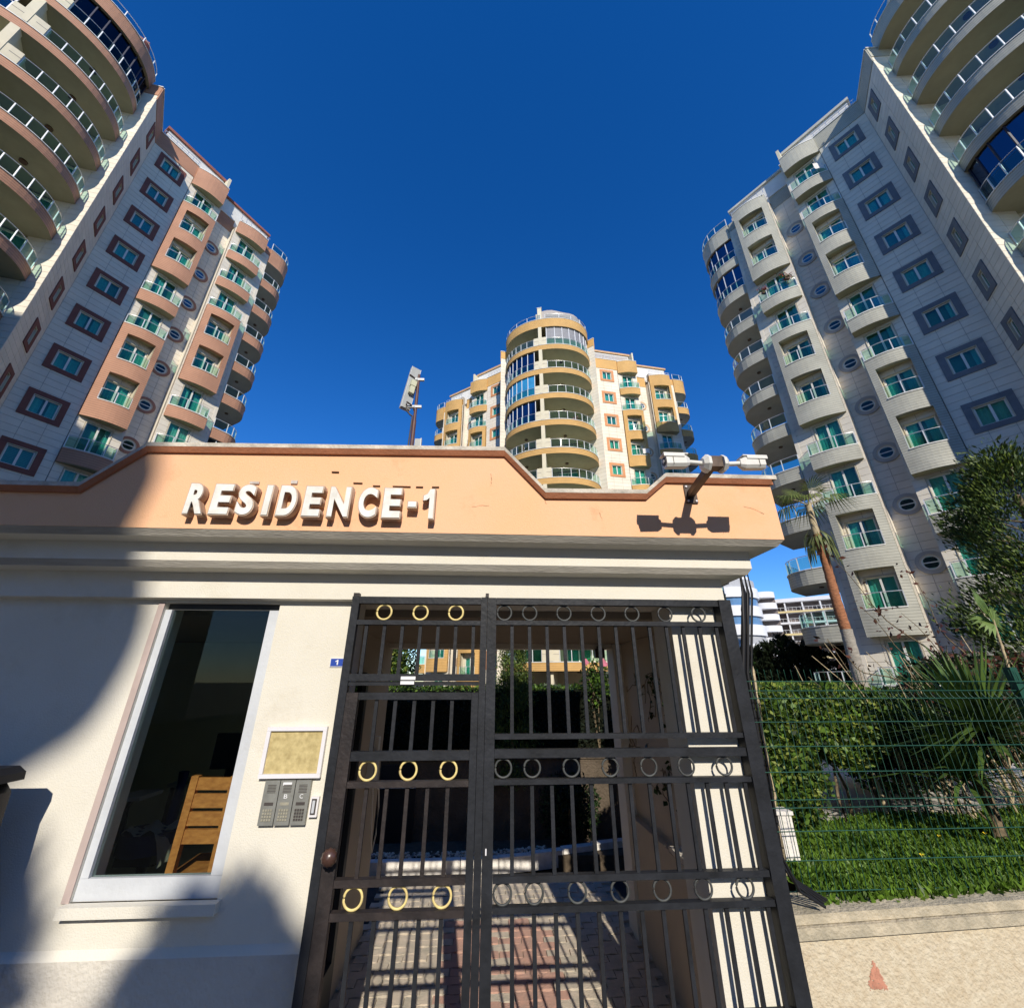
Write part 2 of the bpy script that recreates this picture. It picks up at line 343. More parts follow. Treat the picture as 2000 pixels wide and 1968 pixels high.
def tower(key, label, T, axis, hw, side, w_len, F, F2, b1, b2, ztop, zf, dw, dov, hs, wings, glz, colr=.4, nr=11, single=0, zbase=0., endglz=()):
    S = STYLE[key]; r = random.Random(ord(key)); ax = rad(axis)
    A = Vector((math.sin(ax), math.cos(ax))); R = Vector((math.cos(ax), -math.sin(ax)))
    Tv = Vector(T); C = Tv-R*hw*side       # mid point between the two pier tips
    tw = thing('residential_tower', label, 'apartment building', (C.x, C.y, zbase), 'residential towers')
    core = MB(); hwid = hw
    poly = []
    for m in (1, -1):
        tip = C+R*hwid*m; I = tip+A*w_len; hd = ax+m*rad(68); d = Vector((math.sin(hd), math.cos(hd)))
        n = Vector((d.y, -d.x))*m; E = I+d*8.9*hs
        k = [tip+A*.4-R*m*.3, I-n*.27-R*m*.05, I-n*.27+d*.2, I-n*.27+d*(4.75*hs-.3), I-n*1.1+d*(4.75*hs-.3), I-n*1.1+d*(6.05*hs+.3), I-n*.27+d*(6.05*hs+.3), E-n*.27-d*.3, E-n*9, I-n*9.0+A*3]
        k = k if m == 1 else k[::-1]
        poly += k
    # front chord first
    cp = [C+R*(hwid-1.3)+A*1.2]+poly+[C-R*(hwid-1.3)+A*1.2]
    core.prism([(p.x, p.y) for p in cp], zbase, ztop-.9, JOINT, m_top=ROOFW)
    core.build('core', tw)
    for m in (1, -1):
        tip = C+R*hwid*m; I = tip+A*w_len; hd = ax+m*rad(68); d = Vector((math.sin(hd), math.cos(hd))); n = Vector((d.y, -d.x))*m
        # pier: runs inward from the tip
        pd = Vector((math.sin(ax-m*rad(63)), math.cos(ax-m*rad(63)))); pn = Vector((pd.y, -pd.x))*(-m)
        if pn.dot(-A) < 0: pn = -pn
        Mp = frame(tip, pd*m*-1, -pn)    # x = -m*s inward
        wall(tw, Mp, -m, 0, 1.7, zbase, ztop-.95, [], .85, .4, r=r, bs=.13)
        q = MB(); q.box((-m*.02, -.03, ztop-.95), (-m*1.7, .03, ztop), S['band']); q.build('parapet', tw, Mp); q = MB(); q.box((m*.03, -.07, ztop+.002), (-m*1.72, .06, ztop+.07), PVC); q.build('coping', tw, Mp)
        if m not in wings: continue
        # return wall
        Mr = frame(tip, A*m, -R*m); sw = w_len*.62; nw = .42
        hol = [(sw-nw/2, sw+nw/2, F-3*j+dw+.3, F-3*j+dw+1.35) for j in range(1, nr+1)]
        wall(tw, Mr, m, 0, w_len, zbase, ztop-1.35, hol, .85, .4, r=r, bs=.13)
        q = MB(); q.box((0, -.03, ztop-1.35), (m*w_len, .03, ztop), S['band']); q.build('parapet', tw, Mr); q = MB(); q.box((0, -.07, ztop+.002), (m*w_len, .06, ztop+.068), PVC); q.build('coping', tw, Mr)
        for h in hol: put_window(tw, Mr @ T3((m*sw, 0, h[2])), nw, 1.05, name='narrow_window', sur=S['sur'], surw=.3, r=r)
        # wing
        Mw = frame(I, d*m, -n); sca = lambda x: x*hs
        wd = 1.1; s_w = 1.3*hs
        hol = [(s_w-wd/2, s_w+wd/2, F-3*j+dw+.3, F-3*j+dw+1.35) for j in range(1, nr+1)]
        d1 = 3.62*hs; d2 = 7.2*hs
        hd1 = []; hd2 = []
        for j in range(1, nr+1):
            hd1.append((d1-.63, d1+.63, F-3*j-.1, F-3*j+1.95)); hd2.append((d2-.63, d2+.63, F2-3*j-.1, F2-3*j+1.95))
        wall(tw, Mw, m, 0, 2.55*hs, zbase, ztop-1.35, hol, .86, .4, single=single, r=r)
        wall(tw, Mw, m, 2.57*hs, 4.75*hs, zbase, ztop-.2, hd1, 1.1, .4, r=r)
        wall(tw, Mw, m, 6.05*hs, 8.95*hs, zbase, ztop-2.4, hd2, 1.0, .4, r=r)
        Ms = Mw; q = MB()
        # recess: side cheeks and back wall with oval windows
        for sx, zt_ in ((4.75*hs-.22, ztop-.2), (6.05*hs, ztop-2.4)): q.box((m*sx, .02, zbase), (m*(sx+.22), .95, zt_), CLAD)
        q.build('recess_cheek', tw, Mw)
        wall(tw, Mw, m, 4.75*hs, 6.05*hs, zbase, ztop-2.6, [], .65, .4, off=-.72, r=r)
        q = MB(); q.box((m*4.75*hs, .69, ztop-2.6), (m*6.05*hs, .95, ztop-1.3), S['band']); q.build('recess_band', tw, Mw); q = MB(); q.box((0, -.035, ztop-1.35), (m*2.57*hs, .25, ztop), S['band'])
        q.build('parapet', tw, Mw); q = MB(); q.box((0, -.08, ztop), (m*4.75*hs, .3, ztop+.07), PVC); q.build('coping', tw, Mw); q = MB(); q.box((m*4.75*hs, .62, ztop-1.3), (m*6.05*hs, 1.0, ztop-1.23), PVC); q.build('coping', tw, Mw); q = MB()
        q.box((m*8.3*hs, -.03, ztop-2.4), (m*8.95*hs, .25, ztop-1.6), S['band'])
        q.build('parapet', tw, Mw)
        so_ = 5.27*hs
        def oval():
            q = MB(); N_ = 28
            def ring(r0, r1, y0, y1, mt):
                vs = []
                for i in range(N_):
                    a = 2*math.pi*i/N_; c_, s_ = math.cos(a), math.sin(a)
                    vs += [(c_*r0, y0, s_*r0), (c_*r1, y0, s_*r1), (c_*r0, y1, s_*r0), (c_*r1, y1, s_*r1)]
                fs = []
                for i in range(N_):
                    j = (i+1) % N_; fs += [(4*i, 4*i+1, 4*j+1, 4*j), (4*i+1, 4*i+3, 4*j+3, 4*j+1), (4*i, 4*j, 4*j+2, 4*i+2)]
                q.add(vs, fs, mt)
            ring(.4, .56, -.06, .05, mat('oval_surround_'+key, {'L': (.34, .18, .13), 'R': (.4, .385, .35), 'C': (.62, .42, .26)}[key], .75, .1, 2)); ring(.34, .4, -.04, .02, REVEAL); ring(.29, .34, -.02, .01, PVC)
            q.box((-.3, -.02, -.025), (.3, .005, .025), PVC); q.box((-.25,-.0,-.25),(.25,.004,.25), DARK); return q.mesh('oval_window')
        def opane():
            q = MB(); q.add([(math.cos(2*math.pi*i/24)*.3, 0, math.sin(2*math.pi*i/24)*.3) for i in range(24)], [tuple(range(23, -1, -1))], PANE); return q.mesh('pane')
        for j in range(0, nr+1):
            z = F-3*j+dov
            if z > ztop-3.3: continue
            Mo = Mw @ T3((m*so_, .71, z)); o = link('oval_window', cached((key, 'oval'), oval), tw, Mo); link('pane', cached('opane', opane), o, Mo @ T3((0, -.012, 0)))
        # square windows
        for h in hol: put_window(tw, Mw @ T3((m*s_w, 0, h[2])), wd, 1.05, name='window', sur=S['sur'], surw=.27, r=r)
        for j in range(1, nr+1):
            put_window(tw, Mw @ T3((m*d1, 0, F-3*j-.1)), 1.26, 2.05, name='balcony_door', r=r)
            put_window(tw, Mw @ T3((m*d2, 0, F2-3*j-.1)), 1.26, 2.05, name='balcony_door', r=r)
        bay(tw, Mw, m, 2.57*hs, 4.6*hs, F, ztop-.15, b1, S, (key, 'b1'), 0, r=r)
        bay(tw, Mw, m, 6.12*hs, 8.3*hs, F2, ztop-1.6, b2, S, (key, 'b2'), 0, r=r)
        # end balconies
        se = 8.95*hs
        sxe = {'L': 2.2, 'R': 2.65, 'C': 2.0}[key]
        def endpoly(g):
            P = [(m*(se+.002), -.14+g), (m*(se+.5), -.15+g)]
            P += [(m*(se+.9+(sxe-.9-g)*math.sin(a)), -.15+g+1.75*(1-math.cos(a))) for a in [math.pi/2*i/8 for i in range(0, 9)]]
            P += [(m*(se+sxe-g), 3.6), (m*(se+.002), 3.6)]
            return P
        FE = F2-.15
        for j in range(0, nr+1):
            top = ztop-1.62 if j == 0 else FE-3*j; zb = FE-3*j-.85 if j else FE-1.0
            q = MB(); q.prism(endpoly(0), zb, top-.05, S['fas'], m_bot=GREYSOFF); bo = q.build('end_balcony', tw, Mw)
            q = MB(); q.prism(endpoly(-.03), top-.046, top, PVC); q.build('coping', bo, Mw)
            P = endpoly(.06)[:-1]
            rail_arc(tw, Mw, (key, 'end', m), P, top, .75, [0, 2, 4, 6, 8, 10, 11])
            if j: 
                q = MB(); q.prism([(m*(se+1.0)+.12*math.cos(a), 1.0+.12*math.sin(a)) for a in [i*math.pi/5 for i in range(10)]], zb-.06, zb-.005, LAMP); q.build('ceiling_lamp', bo, Mw)
            if j in endglz:
                q = MB(); P = endpoly(.12)[:-1]
                vs = []
                for p in P: vs += [(p[0], p[1], top+.1), (p[0], p[1], top+2.05)]
                q.add(vs, [(2*i, 2*i+2, 2*i+3, 2*i+1) for i in range(len(P)-1)], DGLASS)
                go = q.build('glazing', tw, Mw); q = MB()
                for p in P[1::2]: q.box((p[0]-.025, p[1]-.03, top), (p[0]+.025, p[1]+.02, top+2.1), ALU)
                q.build('mullion', go, Mw)
        q = MB(); q.box((m*(se-.2), -.015, zbase), (m*se, .5, ztop-2.41), CLAD); q.box((m*(se-.2), .502, zbase), (m*se-.02*m, 8, ztop-2.41), CREAM)
        q.build('end_pier', tw, Mw)
        for j in range(1, nr+1):
            q = MB(); q.box((m*(se-.03), 1.0, FE-3*j+.0), (m*(se+.03), 2.8, FE-3*j+1.9), DARK); q.build('end_door', tw, Mw)
        # roof terrace
        q = MB(); q.box((m*.4, .62, ztop-.3), (m*4.4*hs, 6, ztop+1.55), ROOFW); q.box((m*.25, .5, ztop+1.554), (m*4.55*hs, 6, ztop+1.8), S['roof'])
        q.box((m*4.62*hs, .7, ztop-1.8), (m*8.6*hs, 6, ztop+.3), ROOFW); q.box((m*4.62*hs, .55, ztop+.304), (m*8.75*hs, 6, ztop+.5), S['roof'])
        q.box((m*4.45*hs, -.1, ztop-.9), (m*(4.45*hs+.18), 1.6, ztop+1.5), CREAM); q.build('roof_terrace', tw, Mw)
        q = MB()
        for i in range(7): q.bar((m*(.2+i*.38*hs), .1, ztop+.05), (m*(.2+i*.38*hs), .1, ztop+.62), .03, SILVER)
        q.bar((m*.1, .1, ztop+.62), (m*2.6*hs, .1, ztop+.62), .035, SILVER); q.bar((m*.1, .1, ztop+.36), (m*2.6*hs, .1, ztop+.36), .02, SILVER)
        for i in range(7): q.bar((m*(6.1+i*.38)*hs, -.3, ztop-1.55), (m*(6.1+i*.38)*hs, -.3, ztop-1.0), .03, SILVER)
        q.bar((m*6.0*hs, -.3, ztop-1.0), (m*8.5*hs, -.3, ztop-1.0), .035, SILVER); q.build('roof_railing', tw, Mw)
    # ---- cylinder of balconies
    Mc = frame(C, R, A); ew, ed = 4.5, 3.35; exn = {'L': .91, 'R': 1.06, 'C': .95}[key]
    def el(t, g=0.): # t in -1..1 -> ellipse point
        a = t*math.pi/2; c_, s_ = abs(math.cos(a))**exn, math.copysign(abs(math.sin(a))**exn, a)
        return ((ew-g)*s_, .33-(ed-g)*c_)
    NS = 40; full = [el(-1+2*i/NS) for i in range(NS+1)]
    def half(sd, g, n=16):
        # from beside the column to the pier, sd=+1 right half
        t0 = math.asin(max(-1, min(1, (colr+sd*.62)/ew)))/(math.pi/2)
        return [el(t0+(sd*.985-t0)*i/n, g) for i in range(n+1)]
    nf = int((zf-zbase)/3)+1
    inner_chord = [(ew-.5, 1.1), (-ew+.5, 1.1)]
    for k in range(-1, nf):
        zb = zf-3*k; top = zb+.64 if k >= 0 else zb+1.15
        def slab():
            q = MB(); h = .64 if k >= 0 else 1.15
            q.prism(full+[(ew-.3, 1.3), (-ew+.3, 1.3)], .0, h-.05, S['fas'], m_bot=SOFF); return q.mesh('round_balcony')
        bo = link('round_balcony', cached((key, 'slab', k < 0), slab), tw, Mc @ T3((0, 0, zb)))
        def cop():
            q = MB(); q.prism([el(-1+2*i/NS, -.035) for i in range(NS+1)]+[(ew-.4, 1.0), (-ew+.4, 1.0)], 0, .05, PVC); return q.mesh('coping')
        link('coping', cached((key, 'cop'), cop), bo, Mc @ T3((0, 0, top-.046)))
        for sd in (1, -1):
            if k >= 0:
                P = half(sd, .05)
                rail_arc(tw, Mc, (key, 'cr', sd), P, top, .86, [0, 2, 4, 6, 8, 10, 12, 14, 16])
                lx = sd*1.9
                def lm():
                    q = MB(); q.prism([(.16*math.cos(i*math.pi/6), .16*math.sin(i*math.pi/6)) for i in range(12)], -.09, -.0, LAMP); return q.mesh('ceiling_lamp')
                link('ceiling_lamp', cached('clamp', lm), bo, Mc @ T3((lx+colr, -.9, zb-.004)))
            else:
                P = [el(sd*(.03+.95*i/14), .05) for i in range(15)]
                rail_arc(tw, Mc, (key, 'crt', sd), P, top, .6, [0, 3, 6, 9, 12, 14], glass_m=glass('clear_roof_glass', (.8, .85, .85), .3))
            g = glz.get((k, sd))
            if g and k >= 0:
                P = half(sd, .16 if g != 'blue' else .12); hb = top+.02; ht = 3-.64-.04
                q = MB(); vs = []
                for p in P: vs += [(p[0], p[1], hb), (p[0], p[1], hb+ht)]
                q.add(vs, [(2*i, 2*i+2, 2*i+3, 2*i+1) for i in range(len(P)-1)], {'dark': DGLASS, 'blue': mat('blue_roller_blind', (.03, .25, .5), .5, .1, 2), 'grey': mat('grey_roller_blind', (.25, .25, .26), .6, .1, 2), 'clear': PANE}[g])
                go = q.build('glazing', tw, Mc); q = MB()
                for p in P[::2]: q.box((p[0]-.03, p[1]-.05, hb), (p[0]+.03, p[1]+.01, hb+ht), ALU if g != 'dark' or sd*side < 0 else mat('dark_mullion', (.03, .03, .05), .4, .1, 3))
                q.build('mullion', go, Mc)
        if k >= 0:
            def cross():
                q = MB(); x0 = colr
                P = [el(math.asin((x0+dx)/ew)/(math.pi/2), -.03) for dx in (-.58, -.2, .2, .58)]
                q.prism([P[0], P[1], P[2], P[3], (P[3][0], P[3][1]+.3), (P[0][0], P[0][1]+.3)], 0, .94, CREAM)
                for sx in (-1, 1):
                    E_ = (P[1], P[0]) if sx < 0 else (P[2], P[3]); q.prism([(E_[0][0], E_[0][1]-.012), (E_[1][0], E_[1][1]-.012), (E_[1][0], E_[1][1]+.02), (E_[0][0], E_[0][1]+.02)], .5, .53, JOINT)
                return q.mesh('parapet_cross')
            link('parapet_cross', cached((key, 'cross'), cross), bo, Mc @ T3((0, 0, top)))
    q = MB(); yc = el(math.asin(colr/ew)/(math.pi/2))[1]
    for k in range(0, nf): q.box((colr-.17, yc-.05, zf-3*k+.66), (colr+.17, yc+.35, zf-3*k+2.995), CREAM)
    q.build('column', tw, Mc)
    q = MB(); q.box((colr-.1, yc+.36, zbase), (colr+.1, 1.2, zf+3), CREAM); q.box((-ew+.6, 1.0, zbase), (colr-.1, 1.2, zf+3.1), CREAM); q.box((colr+.1, 1.0, zbase), (ew-.6, 1.2, zf+3.1), CREAM)
    q.build('partition_wall', tw, Mc)
    for k in range(0, nf):
        for sd in (1, -1): put_window(tw, Mc @ T3((colr+sd*1.9, .78, zf-3*k+.68)), 2.0, 2.2, name='terrace_door', r=r)
    if key == 'C':
        q = MB(); tf = zf+3+1.15; N_ = 12; P = [el(math.asin((colr+.2)/ew)/(math.pi/2)*(1-i/N_)+.93*i/N_, .3) for i in range(N_+1)]
        vs = []
        for i, p in enumerate(P): vs += [(p[0], p[1], tf+.05), (p[0], p[1], tf+1.35-.5*(i/N_)**1.5+.1*math.sin(i*1.1))]
        q.add(vs, [(2*i, 2*i+2, 2*i+3, 2*i+1) for i in range(N_)], SCREEN, True); q.build('roof_screen', tw, Mc)
        q = MB(); q.box((colr-.2, yc+.1, tf), (colr+.22, yc+.5, tf+1.65), CREAM); q.box((colr-.24, yc+.06, tf+1.652), (colr+.26, yc+.54, tf+1.72), PVC); q.build('roof_pillar', tw, Mc)
        Mw_ = frame(C+R*hw+A*w_len, Vector((math.sin(ax+rad(68)), math.cos(ax+rad(68)))), Vector((-math.cos(ax+rad(68)), math.sin(ax+rad(68)))))
        q = MB(); vs = []
        for i in range(13):
            a = math.pi*i/12
            for j in range(9): c_ = math.pi/2*j/8; vs.append((2.3+1.35*math.cos(2*a)*math.cos(c_), 3+1.35*math.sin(2*a)*math.cos(c_), ztop+1.3+1.1*math.sin(c_)))
        q.add(vs, [(i*9+j, (i+1)*9+j, (i+1)*9+j+1, i*9+j+1) for i in range(12) for j in range(8)], ROOFW, True); q.build('roof_dome', tw, Mw_)
        q = MB(); q.box((.4, .4, ztop+.07), (4.5, .43, ztop+1.15), SCREEN); q.build('roof_screen', tw, Mw_)
    q = MB(); q.box((-3.4, -.6, ztop+.2), (3.6, 3.5, ztop+2.0), ROOFW if key != 'C' else SCREEN); q.box((colr-.4, -2.7, ztop), (colr-.1, -1.0, ztop+1.8), CREAM)
    q.box((-3.6, -.8, ztop+2.004), (3.8, 3.7, ztop+2.15), S['roof']); q.build('penthouse', tw, Mc)
    return tw
GR_TOWERS = 'residential towers'
G_L = {(0, 1): 'dark', (0, -1): 'clear', (1, -1): 'dark'}
tower('L', 'terracotta-banded round-balconied apartment tower rising behind the left of the gatehouse', (-23.6, 14.86), -40, 5.1, 1, 3.15, 37.75, 36.9,
      [(0,0),(1,3),(4,4),(5,7),(8,8),(9,11)], [(0,0),(1,1),(2,2),(3,5),(6,6),(7,7),(8,10),(11,11)], 38.95, 35.4, .95, 1.75, 1.0, (1,), G_L, colr=.8, single=290, endglz=(7,))
tower('R', 'grey-banded apartment tower with oval windows at the right, behind the palm tree', (21.2, 12.25), 30, 5.1, -1, 2.8, 36.15, 34.9,
      [(0,0),(1,1),(2,4),(5,5),(6,8),(9,9),(10,11)], [(0,2),(3,3),(4,6),(7,7),(8,10),(11,11)], 36.9, 33.7, .3, 1.1, 1.0, (-1,), {(4, -1): 'dark'}, colr=0., single=290, endglz=(1, 2))
tower('C', 'ochre-banded apartment tower with central round bay, seen over the gatehouse roof', (8.78, 34.35), 11, 5.1, 1, 3.0, 35.2, 33.8,
      [(0,0),(1,1),(2,4),(5,5),(6,8),(9,9),(10,11)], [(0,2),(3,3),(4,6),(7,7),(8,10),(11,11)], 36.15, 32.74, .8, 1.6, 1.07, (1, -1), {(0, 1): 'grey', (1, -1): 'dark', (2, -1): 'blue', (3, -1): 'dark'}, colr=-.35, endglz=())
# ================================================================ gatehouse
PSI = rad(3.3); D0 = 2.45
Uv = Vector((math.cos(PSI), math.sin(PSI))); Nv = Vector((math.sin(PSI), -math.cos(PSI)))
O2 = Vector((0, D0))-Uv*(D0*math.sin(PSI))
MG = frame(O2, Uv, -Nv)      # x along the facade, y into the building
def gw(x, y, z): return MG @ Vector((x, y, z))
WALLC = mat('cream_stucco', (.70, .665, .575), .9, .05, 1.6, bump=.18, bscale=160, det=8, col2=(.66, .62, .52), stain=[(2.2, .56, (.5, .44, .33, .35), (1, 1, 1)), (9, .68, (.45, .4, .32, .4), (1, 1, .4))])
PLINTH = mat('stained_plinth_stucco', (.62, .58, .5), .9, .1, 2.5, bump=.35, bscale=60, det=8, col2=(.5, .46, .4), stain=[(5, .62, (.3, .25, .22, .6), (1, 1, 1))])
ORANGE = mat('orange_stucco', (.83, .48, .29), .88, .03, 1.7, bump=.2, bscale=170, det=9, col2=(.82, .47, .25), stain=[(3.1, .6, (.55, .27, .13, .5), (1, 1, 1)), (7, .66, (.38, .2, .12, .55), (1, 1, .35)), (1.1, .58, (.88, .42, .2, .6), (1, 1, 1))])
GREYE = mat('grey_cornice_edge', (.42, .39, .33), .9, .12, 6, bump=.25, bscale=50, col2=(.3, .28, .24), stretch=(.5, 1, 4))  # mottled grey for the cornice bevels and roof top
MOLD = mat('dark_terracotta_molding', (.4, .16, .08), .8, .12, 6, bump=.2, bscale=60)
COPE = mat('worn_stone_coping', (.66, .6, .5), .85, .15, 9, bump=.4, bscale=70, col2=(.36, .33, .28))
def xz(b, poly, y0, y1, m):
    A = sum(poly[i][0]*poly[(i+1) % len(poly)][1]-poly[(i+1) % len(poly)][0]*poly[i][1] for i in range(len(poly)))
    if A < 0: poly = poly[::-1]
    n = len(poly); vs = [(p[0], y0, p[1]) for p in poly]+[(p[0], y1, p[1]) for p in poly]
    b.add(vs, [tuple(range(n)), tuple(range(2*n-1, n-1, -1))]+[(i, n+i, n+(i+1) % n, (i+1) % n) for i in range(n)], m)
gh = thing('gatehouse', 'cream and orange gatehouse with stepped parapet beside the black entrance gate', 'gatehouse', (O2.x, O2.y, 0))
XL, XW, DB = -7.0, 1.33, 2.45
b = MB()    # front wall with window hole
WX0, WX1, WZ0, WZ1 = -1.783, -1.165, 1.165, 2.452
for (x0, x1, z0, z1) in ((XL, WX0, 0, 2.468), (WX1, -.735, 0, 2.468), (WX0, WX1, 0, WZ0), (WX0, WX1, WZ1, 2.468)): b.box((x0, 0, z0), (x1, .16, z1), WALLC)
b.build('front_wall', gh, MG)
b = MB(); b.box((XL, -.022, 0), (-.737, -.002, .985), PLINTH)
b.add([(XL, -.022, .985), (-.737, -.022, .985), (-.737, -.0, 1.012), (XL, -.0, 1.012)], [(0, 1, 2, 3)], WALLC); b.build('plinth', gh, MG)
b = MB()    # passage side walls, back walls, roof, floor of the room
PWC = mat('shade_toned_passage_wall', (.5, .43, .33), .9, .06, 2, bump=.15, bscale=120)  # cream walls darkened in colour to stand for the passage shade
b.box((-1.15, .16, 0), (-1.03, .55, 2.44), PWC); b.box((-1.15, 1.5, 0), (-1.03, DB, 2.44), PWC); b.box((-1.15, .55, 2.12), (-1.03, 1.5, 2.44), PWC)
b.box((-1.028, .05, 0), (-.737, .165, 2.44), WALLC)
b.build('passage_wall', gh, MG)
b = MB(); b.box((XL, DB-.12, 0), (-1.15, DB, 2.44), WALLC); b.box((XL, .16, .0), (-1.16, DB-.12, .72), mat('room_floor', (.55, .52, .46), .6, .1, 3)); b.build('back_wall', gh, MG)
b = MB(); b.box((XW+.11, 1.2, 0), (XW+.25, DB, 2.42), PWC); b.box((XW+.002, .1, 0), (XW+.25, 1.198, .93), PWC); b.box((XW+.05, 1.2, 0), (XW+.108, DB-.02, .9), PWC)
b.box((XW+.11, .26, 1.75), (XW+.25, 1.198, 2.42), PWC); b.box((XW+.004, .251, .932), (XW+.28, 1.19, .965), COPE); b.box((XW+.02, DB-.25, 0), (XW+.11, DB, 2.42), WALLC)  # wall strip over the side opening is added to block sunlight
b.build('side_wall', gh, MG)
b = MB(); b.box((1.06, -.02, 0), (XW, .25, 2.468), WALLC); b.build('corner_pillar', gh, MG)
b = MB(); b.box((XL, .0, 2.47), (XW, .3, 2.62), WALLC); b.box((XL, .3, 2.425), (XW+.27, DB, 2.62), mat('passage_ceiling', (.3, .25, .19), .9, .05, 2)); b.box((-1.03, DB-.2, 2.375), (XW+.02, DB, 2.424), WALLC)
b.box((XL, .1, 2.62), (XW+.2, DB, 2.78), GREYE); b.box((XL, DB-.15, 2.78), (XW+.3, DB+.05, 3.28), ORANGE); b.build('roof_slab', gh, MG)  # unseen back parapet added to shade the hedge behind
# cornice sweep round the right corner
prof = [(0, 2.466), (.05, 2.472), (.05, 2.612), (.143, 2.618), (.164, 2.652), (.164, 2.75), (.26, 2.756), (.2865, 2.7895), (.1, 2.7895)]
pm = [WALLC, WALLC, WALLC, GREYE, WALLC, WALLC, GREYE, GREYE]
b = MB()
for (a, c), m_ in zip(zip(prof[:-1], prof[1:]), pm):
    k = 1.2
    P = lambda q, e: [(XL, -q[0], q[1]), (XW+q[0]*k, -q[0], q[1]), (XW+q[0]*k, DB+.1, q[1])][e]
    for e in (0, 1): b.add([P(a, e), P(a, e+1), P(c, e+1), P(c, e)], [(3, 2, 1, 0)], m_)
b.build('cornice', gh, MG)
# parapet with chamfered steps
top = [(XL, 3.0), (-2.19, 3.005), (-1.925, 3.262), (.078, 3.30), (.314, 3.035), (.9, 3.043), (1.03, 3.155), (1.675, 3.158)]
b = MB(); xz(b, [(XL, 2.791)]+top+[(1.675, 2.791)], -.287, -.1, ORANGE)
b.box((1.5, -.1, 2.791), (1.675, DB+.1, 3.15), ORANGE); b.build('parapet', gh, MG)
b = MB(); c2_ = MB(); c3_ = MB()
def offs(t, h): return [(x, z+h) for x, z in t]
for i in range(len(top)-1):
    (xa, za), (xb, zb) = top[i], top[i+1]
    ea = .03 if i == len(top)-2 else 0
    xz(b, [(xa, za-.028), (xb+ea*.4, zb-.028), (xb+ea*.4, zb), (xa, za)], -.302, -.2875, MOLD)
    xz(c2_, [(xa, za+.001), (xb+ea, zb+.001), (xb+ea, zb+.026), (xa, za+.026)], -.318, -.08, COPE)
    vs = [(xa, -.302, za-.028), (xb, -.302, zb-.028), (xb, -.318, zb+.0005), (xa, -.318, za+.0005)]; b.add(vs, [(0, 1, 2, 3)], MOLD)
b.build('parapet_molding', gh, MG); c2_.box((1.63, -.08, 3.159), (1.705, DB+.12, 3.185), COPE); c2_.build('coping', gh, MG)
# guard room interior
b = MB(); RW_ = mat('guard_room_wall', (.62, .64, .56), .8, .1, 1.5); b.box((XL+.02, DB-.16, .72), (-1.16, DB-.125, 2.42), RW_); b.box((-1.19, .17, .72), (-1.155, DB-.16, 2.42), RW_)
b.box((-3.4, .17, .72), (-3.3, DB-.16, 2.42), RW_); b.build('room_lining', gh, MG)
b = MB(); DF = mat('interior_door_frame', (.2, .22, .23), .5, .05, 3)
for x in (-1.75, -1.28): b.box((x-.04, DB-.2, .72), (x+.04, DB-.161, 2.3), DF)
b.box((-1.71, DB-.2, 2.2), (-1.32, DB-.161, 2.3), DF); b.box((-1.71, DB-.19, .722), (-1.32, DB-.165, 2.2), DARK); b.build('interior_door', gh, MG)
# window
wn = link('window', _box('window_void', (WX0+.002, .15, WZ0+.002), (WX0+.004, .155, WZ0+.004), DARK), gh, MG)
WF = mat('painted_window_frame', (.56, .58, .6), .5, .06, 4, bump=.1, bscale=40)
b = MB(); fy0, fy1 = .012, .05
for (x0, x1, z0, z1) in ((WX0+.001, WX0+.036, WZ0+.08, WZ1-.036), (WX1-.056, WX1-.001, WZ0+.08, WZ1-.036), (WX0+.001, WX1-.001, WZ0+.001, WZ0+.079)): b.box((x0, fy0, z0), (x1, fy1, z1), WF)
b.box((WX0+.001, fy0+.02, WZ1-.035), (WX1-.001, fy1, WZ1-.001), mat('dark_frame_head', (.05, .052, .05), .6, .1, 8)); b.build('frame', wn, MG)
GP = glass('clear_guardhouse_glass', (.8, .86, .83), .12, .01)
link('pane', _box('pane', (WX0+.036, .03, WZ0+.079), (WX1-.056, .035, WZ1-.035), GP), wn, MG)
b = MB(); b.box((WX0-.012, -.045, WZ0-.04), (WX1+.02, .01, WZ0), WALLC); b.build('sill', wn, MG)
b = MB(); b.box((WX0-.032, -.006, WZ0-.0), (WX0, -.0005, WZ1), mat('unpainted_render_strip', (.5, .4, .36), .9, .1, 5)); b.build('jamb_strip', wn, MG)
# passage door in the guard room wall
b = MB(); DG = mat('dark_grey_door_metal', (.045, .05, .05), .5, .1, 4)
for (y0, y1, z0, z1) in ((.56, .63, 0, 2.1), (1.42, 1.49, 0, 2.1), (.63, 1.42, 2.04, 2.1), (.63, 1.42, .0, .3)): b.box((-1.06, y0, z0), (-1.0, y1, z1), DG)
dr = b.build('side_door', gh, MG); link('pane', _box('pane', (-1.045, .63, .3), (-1.035, 1.42, 2.04), DGLASS), dr, MG)
# rough fragments above the letters
FR = mat('broken_mortar', (.55, .5, .45), .9, .2, 20); b = MB()
for (x, z, w_, h) in ((-1.33, 3.055, .05, .014), (-1.11, 3.062, .035, .02), (-.55, 3.06, .1, .004), (-.66, 3.06, .04, .004), (-.77, 3.075, .05, .004), (-.42, 3.06, .04, .004), (-.9, 3.14, .04, .005), (-.33, 3.062, .04, .004)):
    b.box((x, -.296, z), (x+w_, -.2874, z+h), FR if h > .01 else mat('screw_slot', (.12, .06, .03), .9, .1, 4))
b.build('old_sign_fixings', gh, MG, kind='stuff')
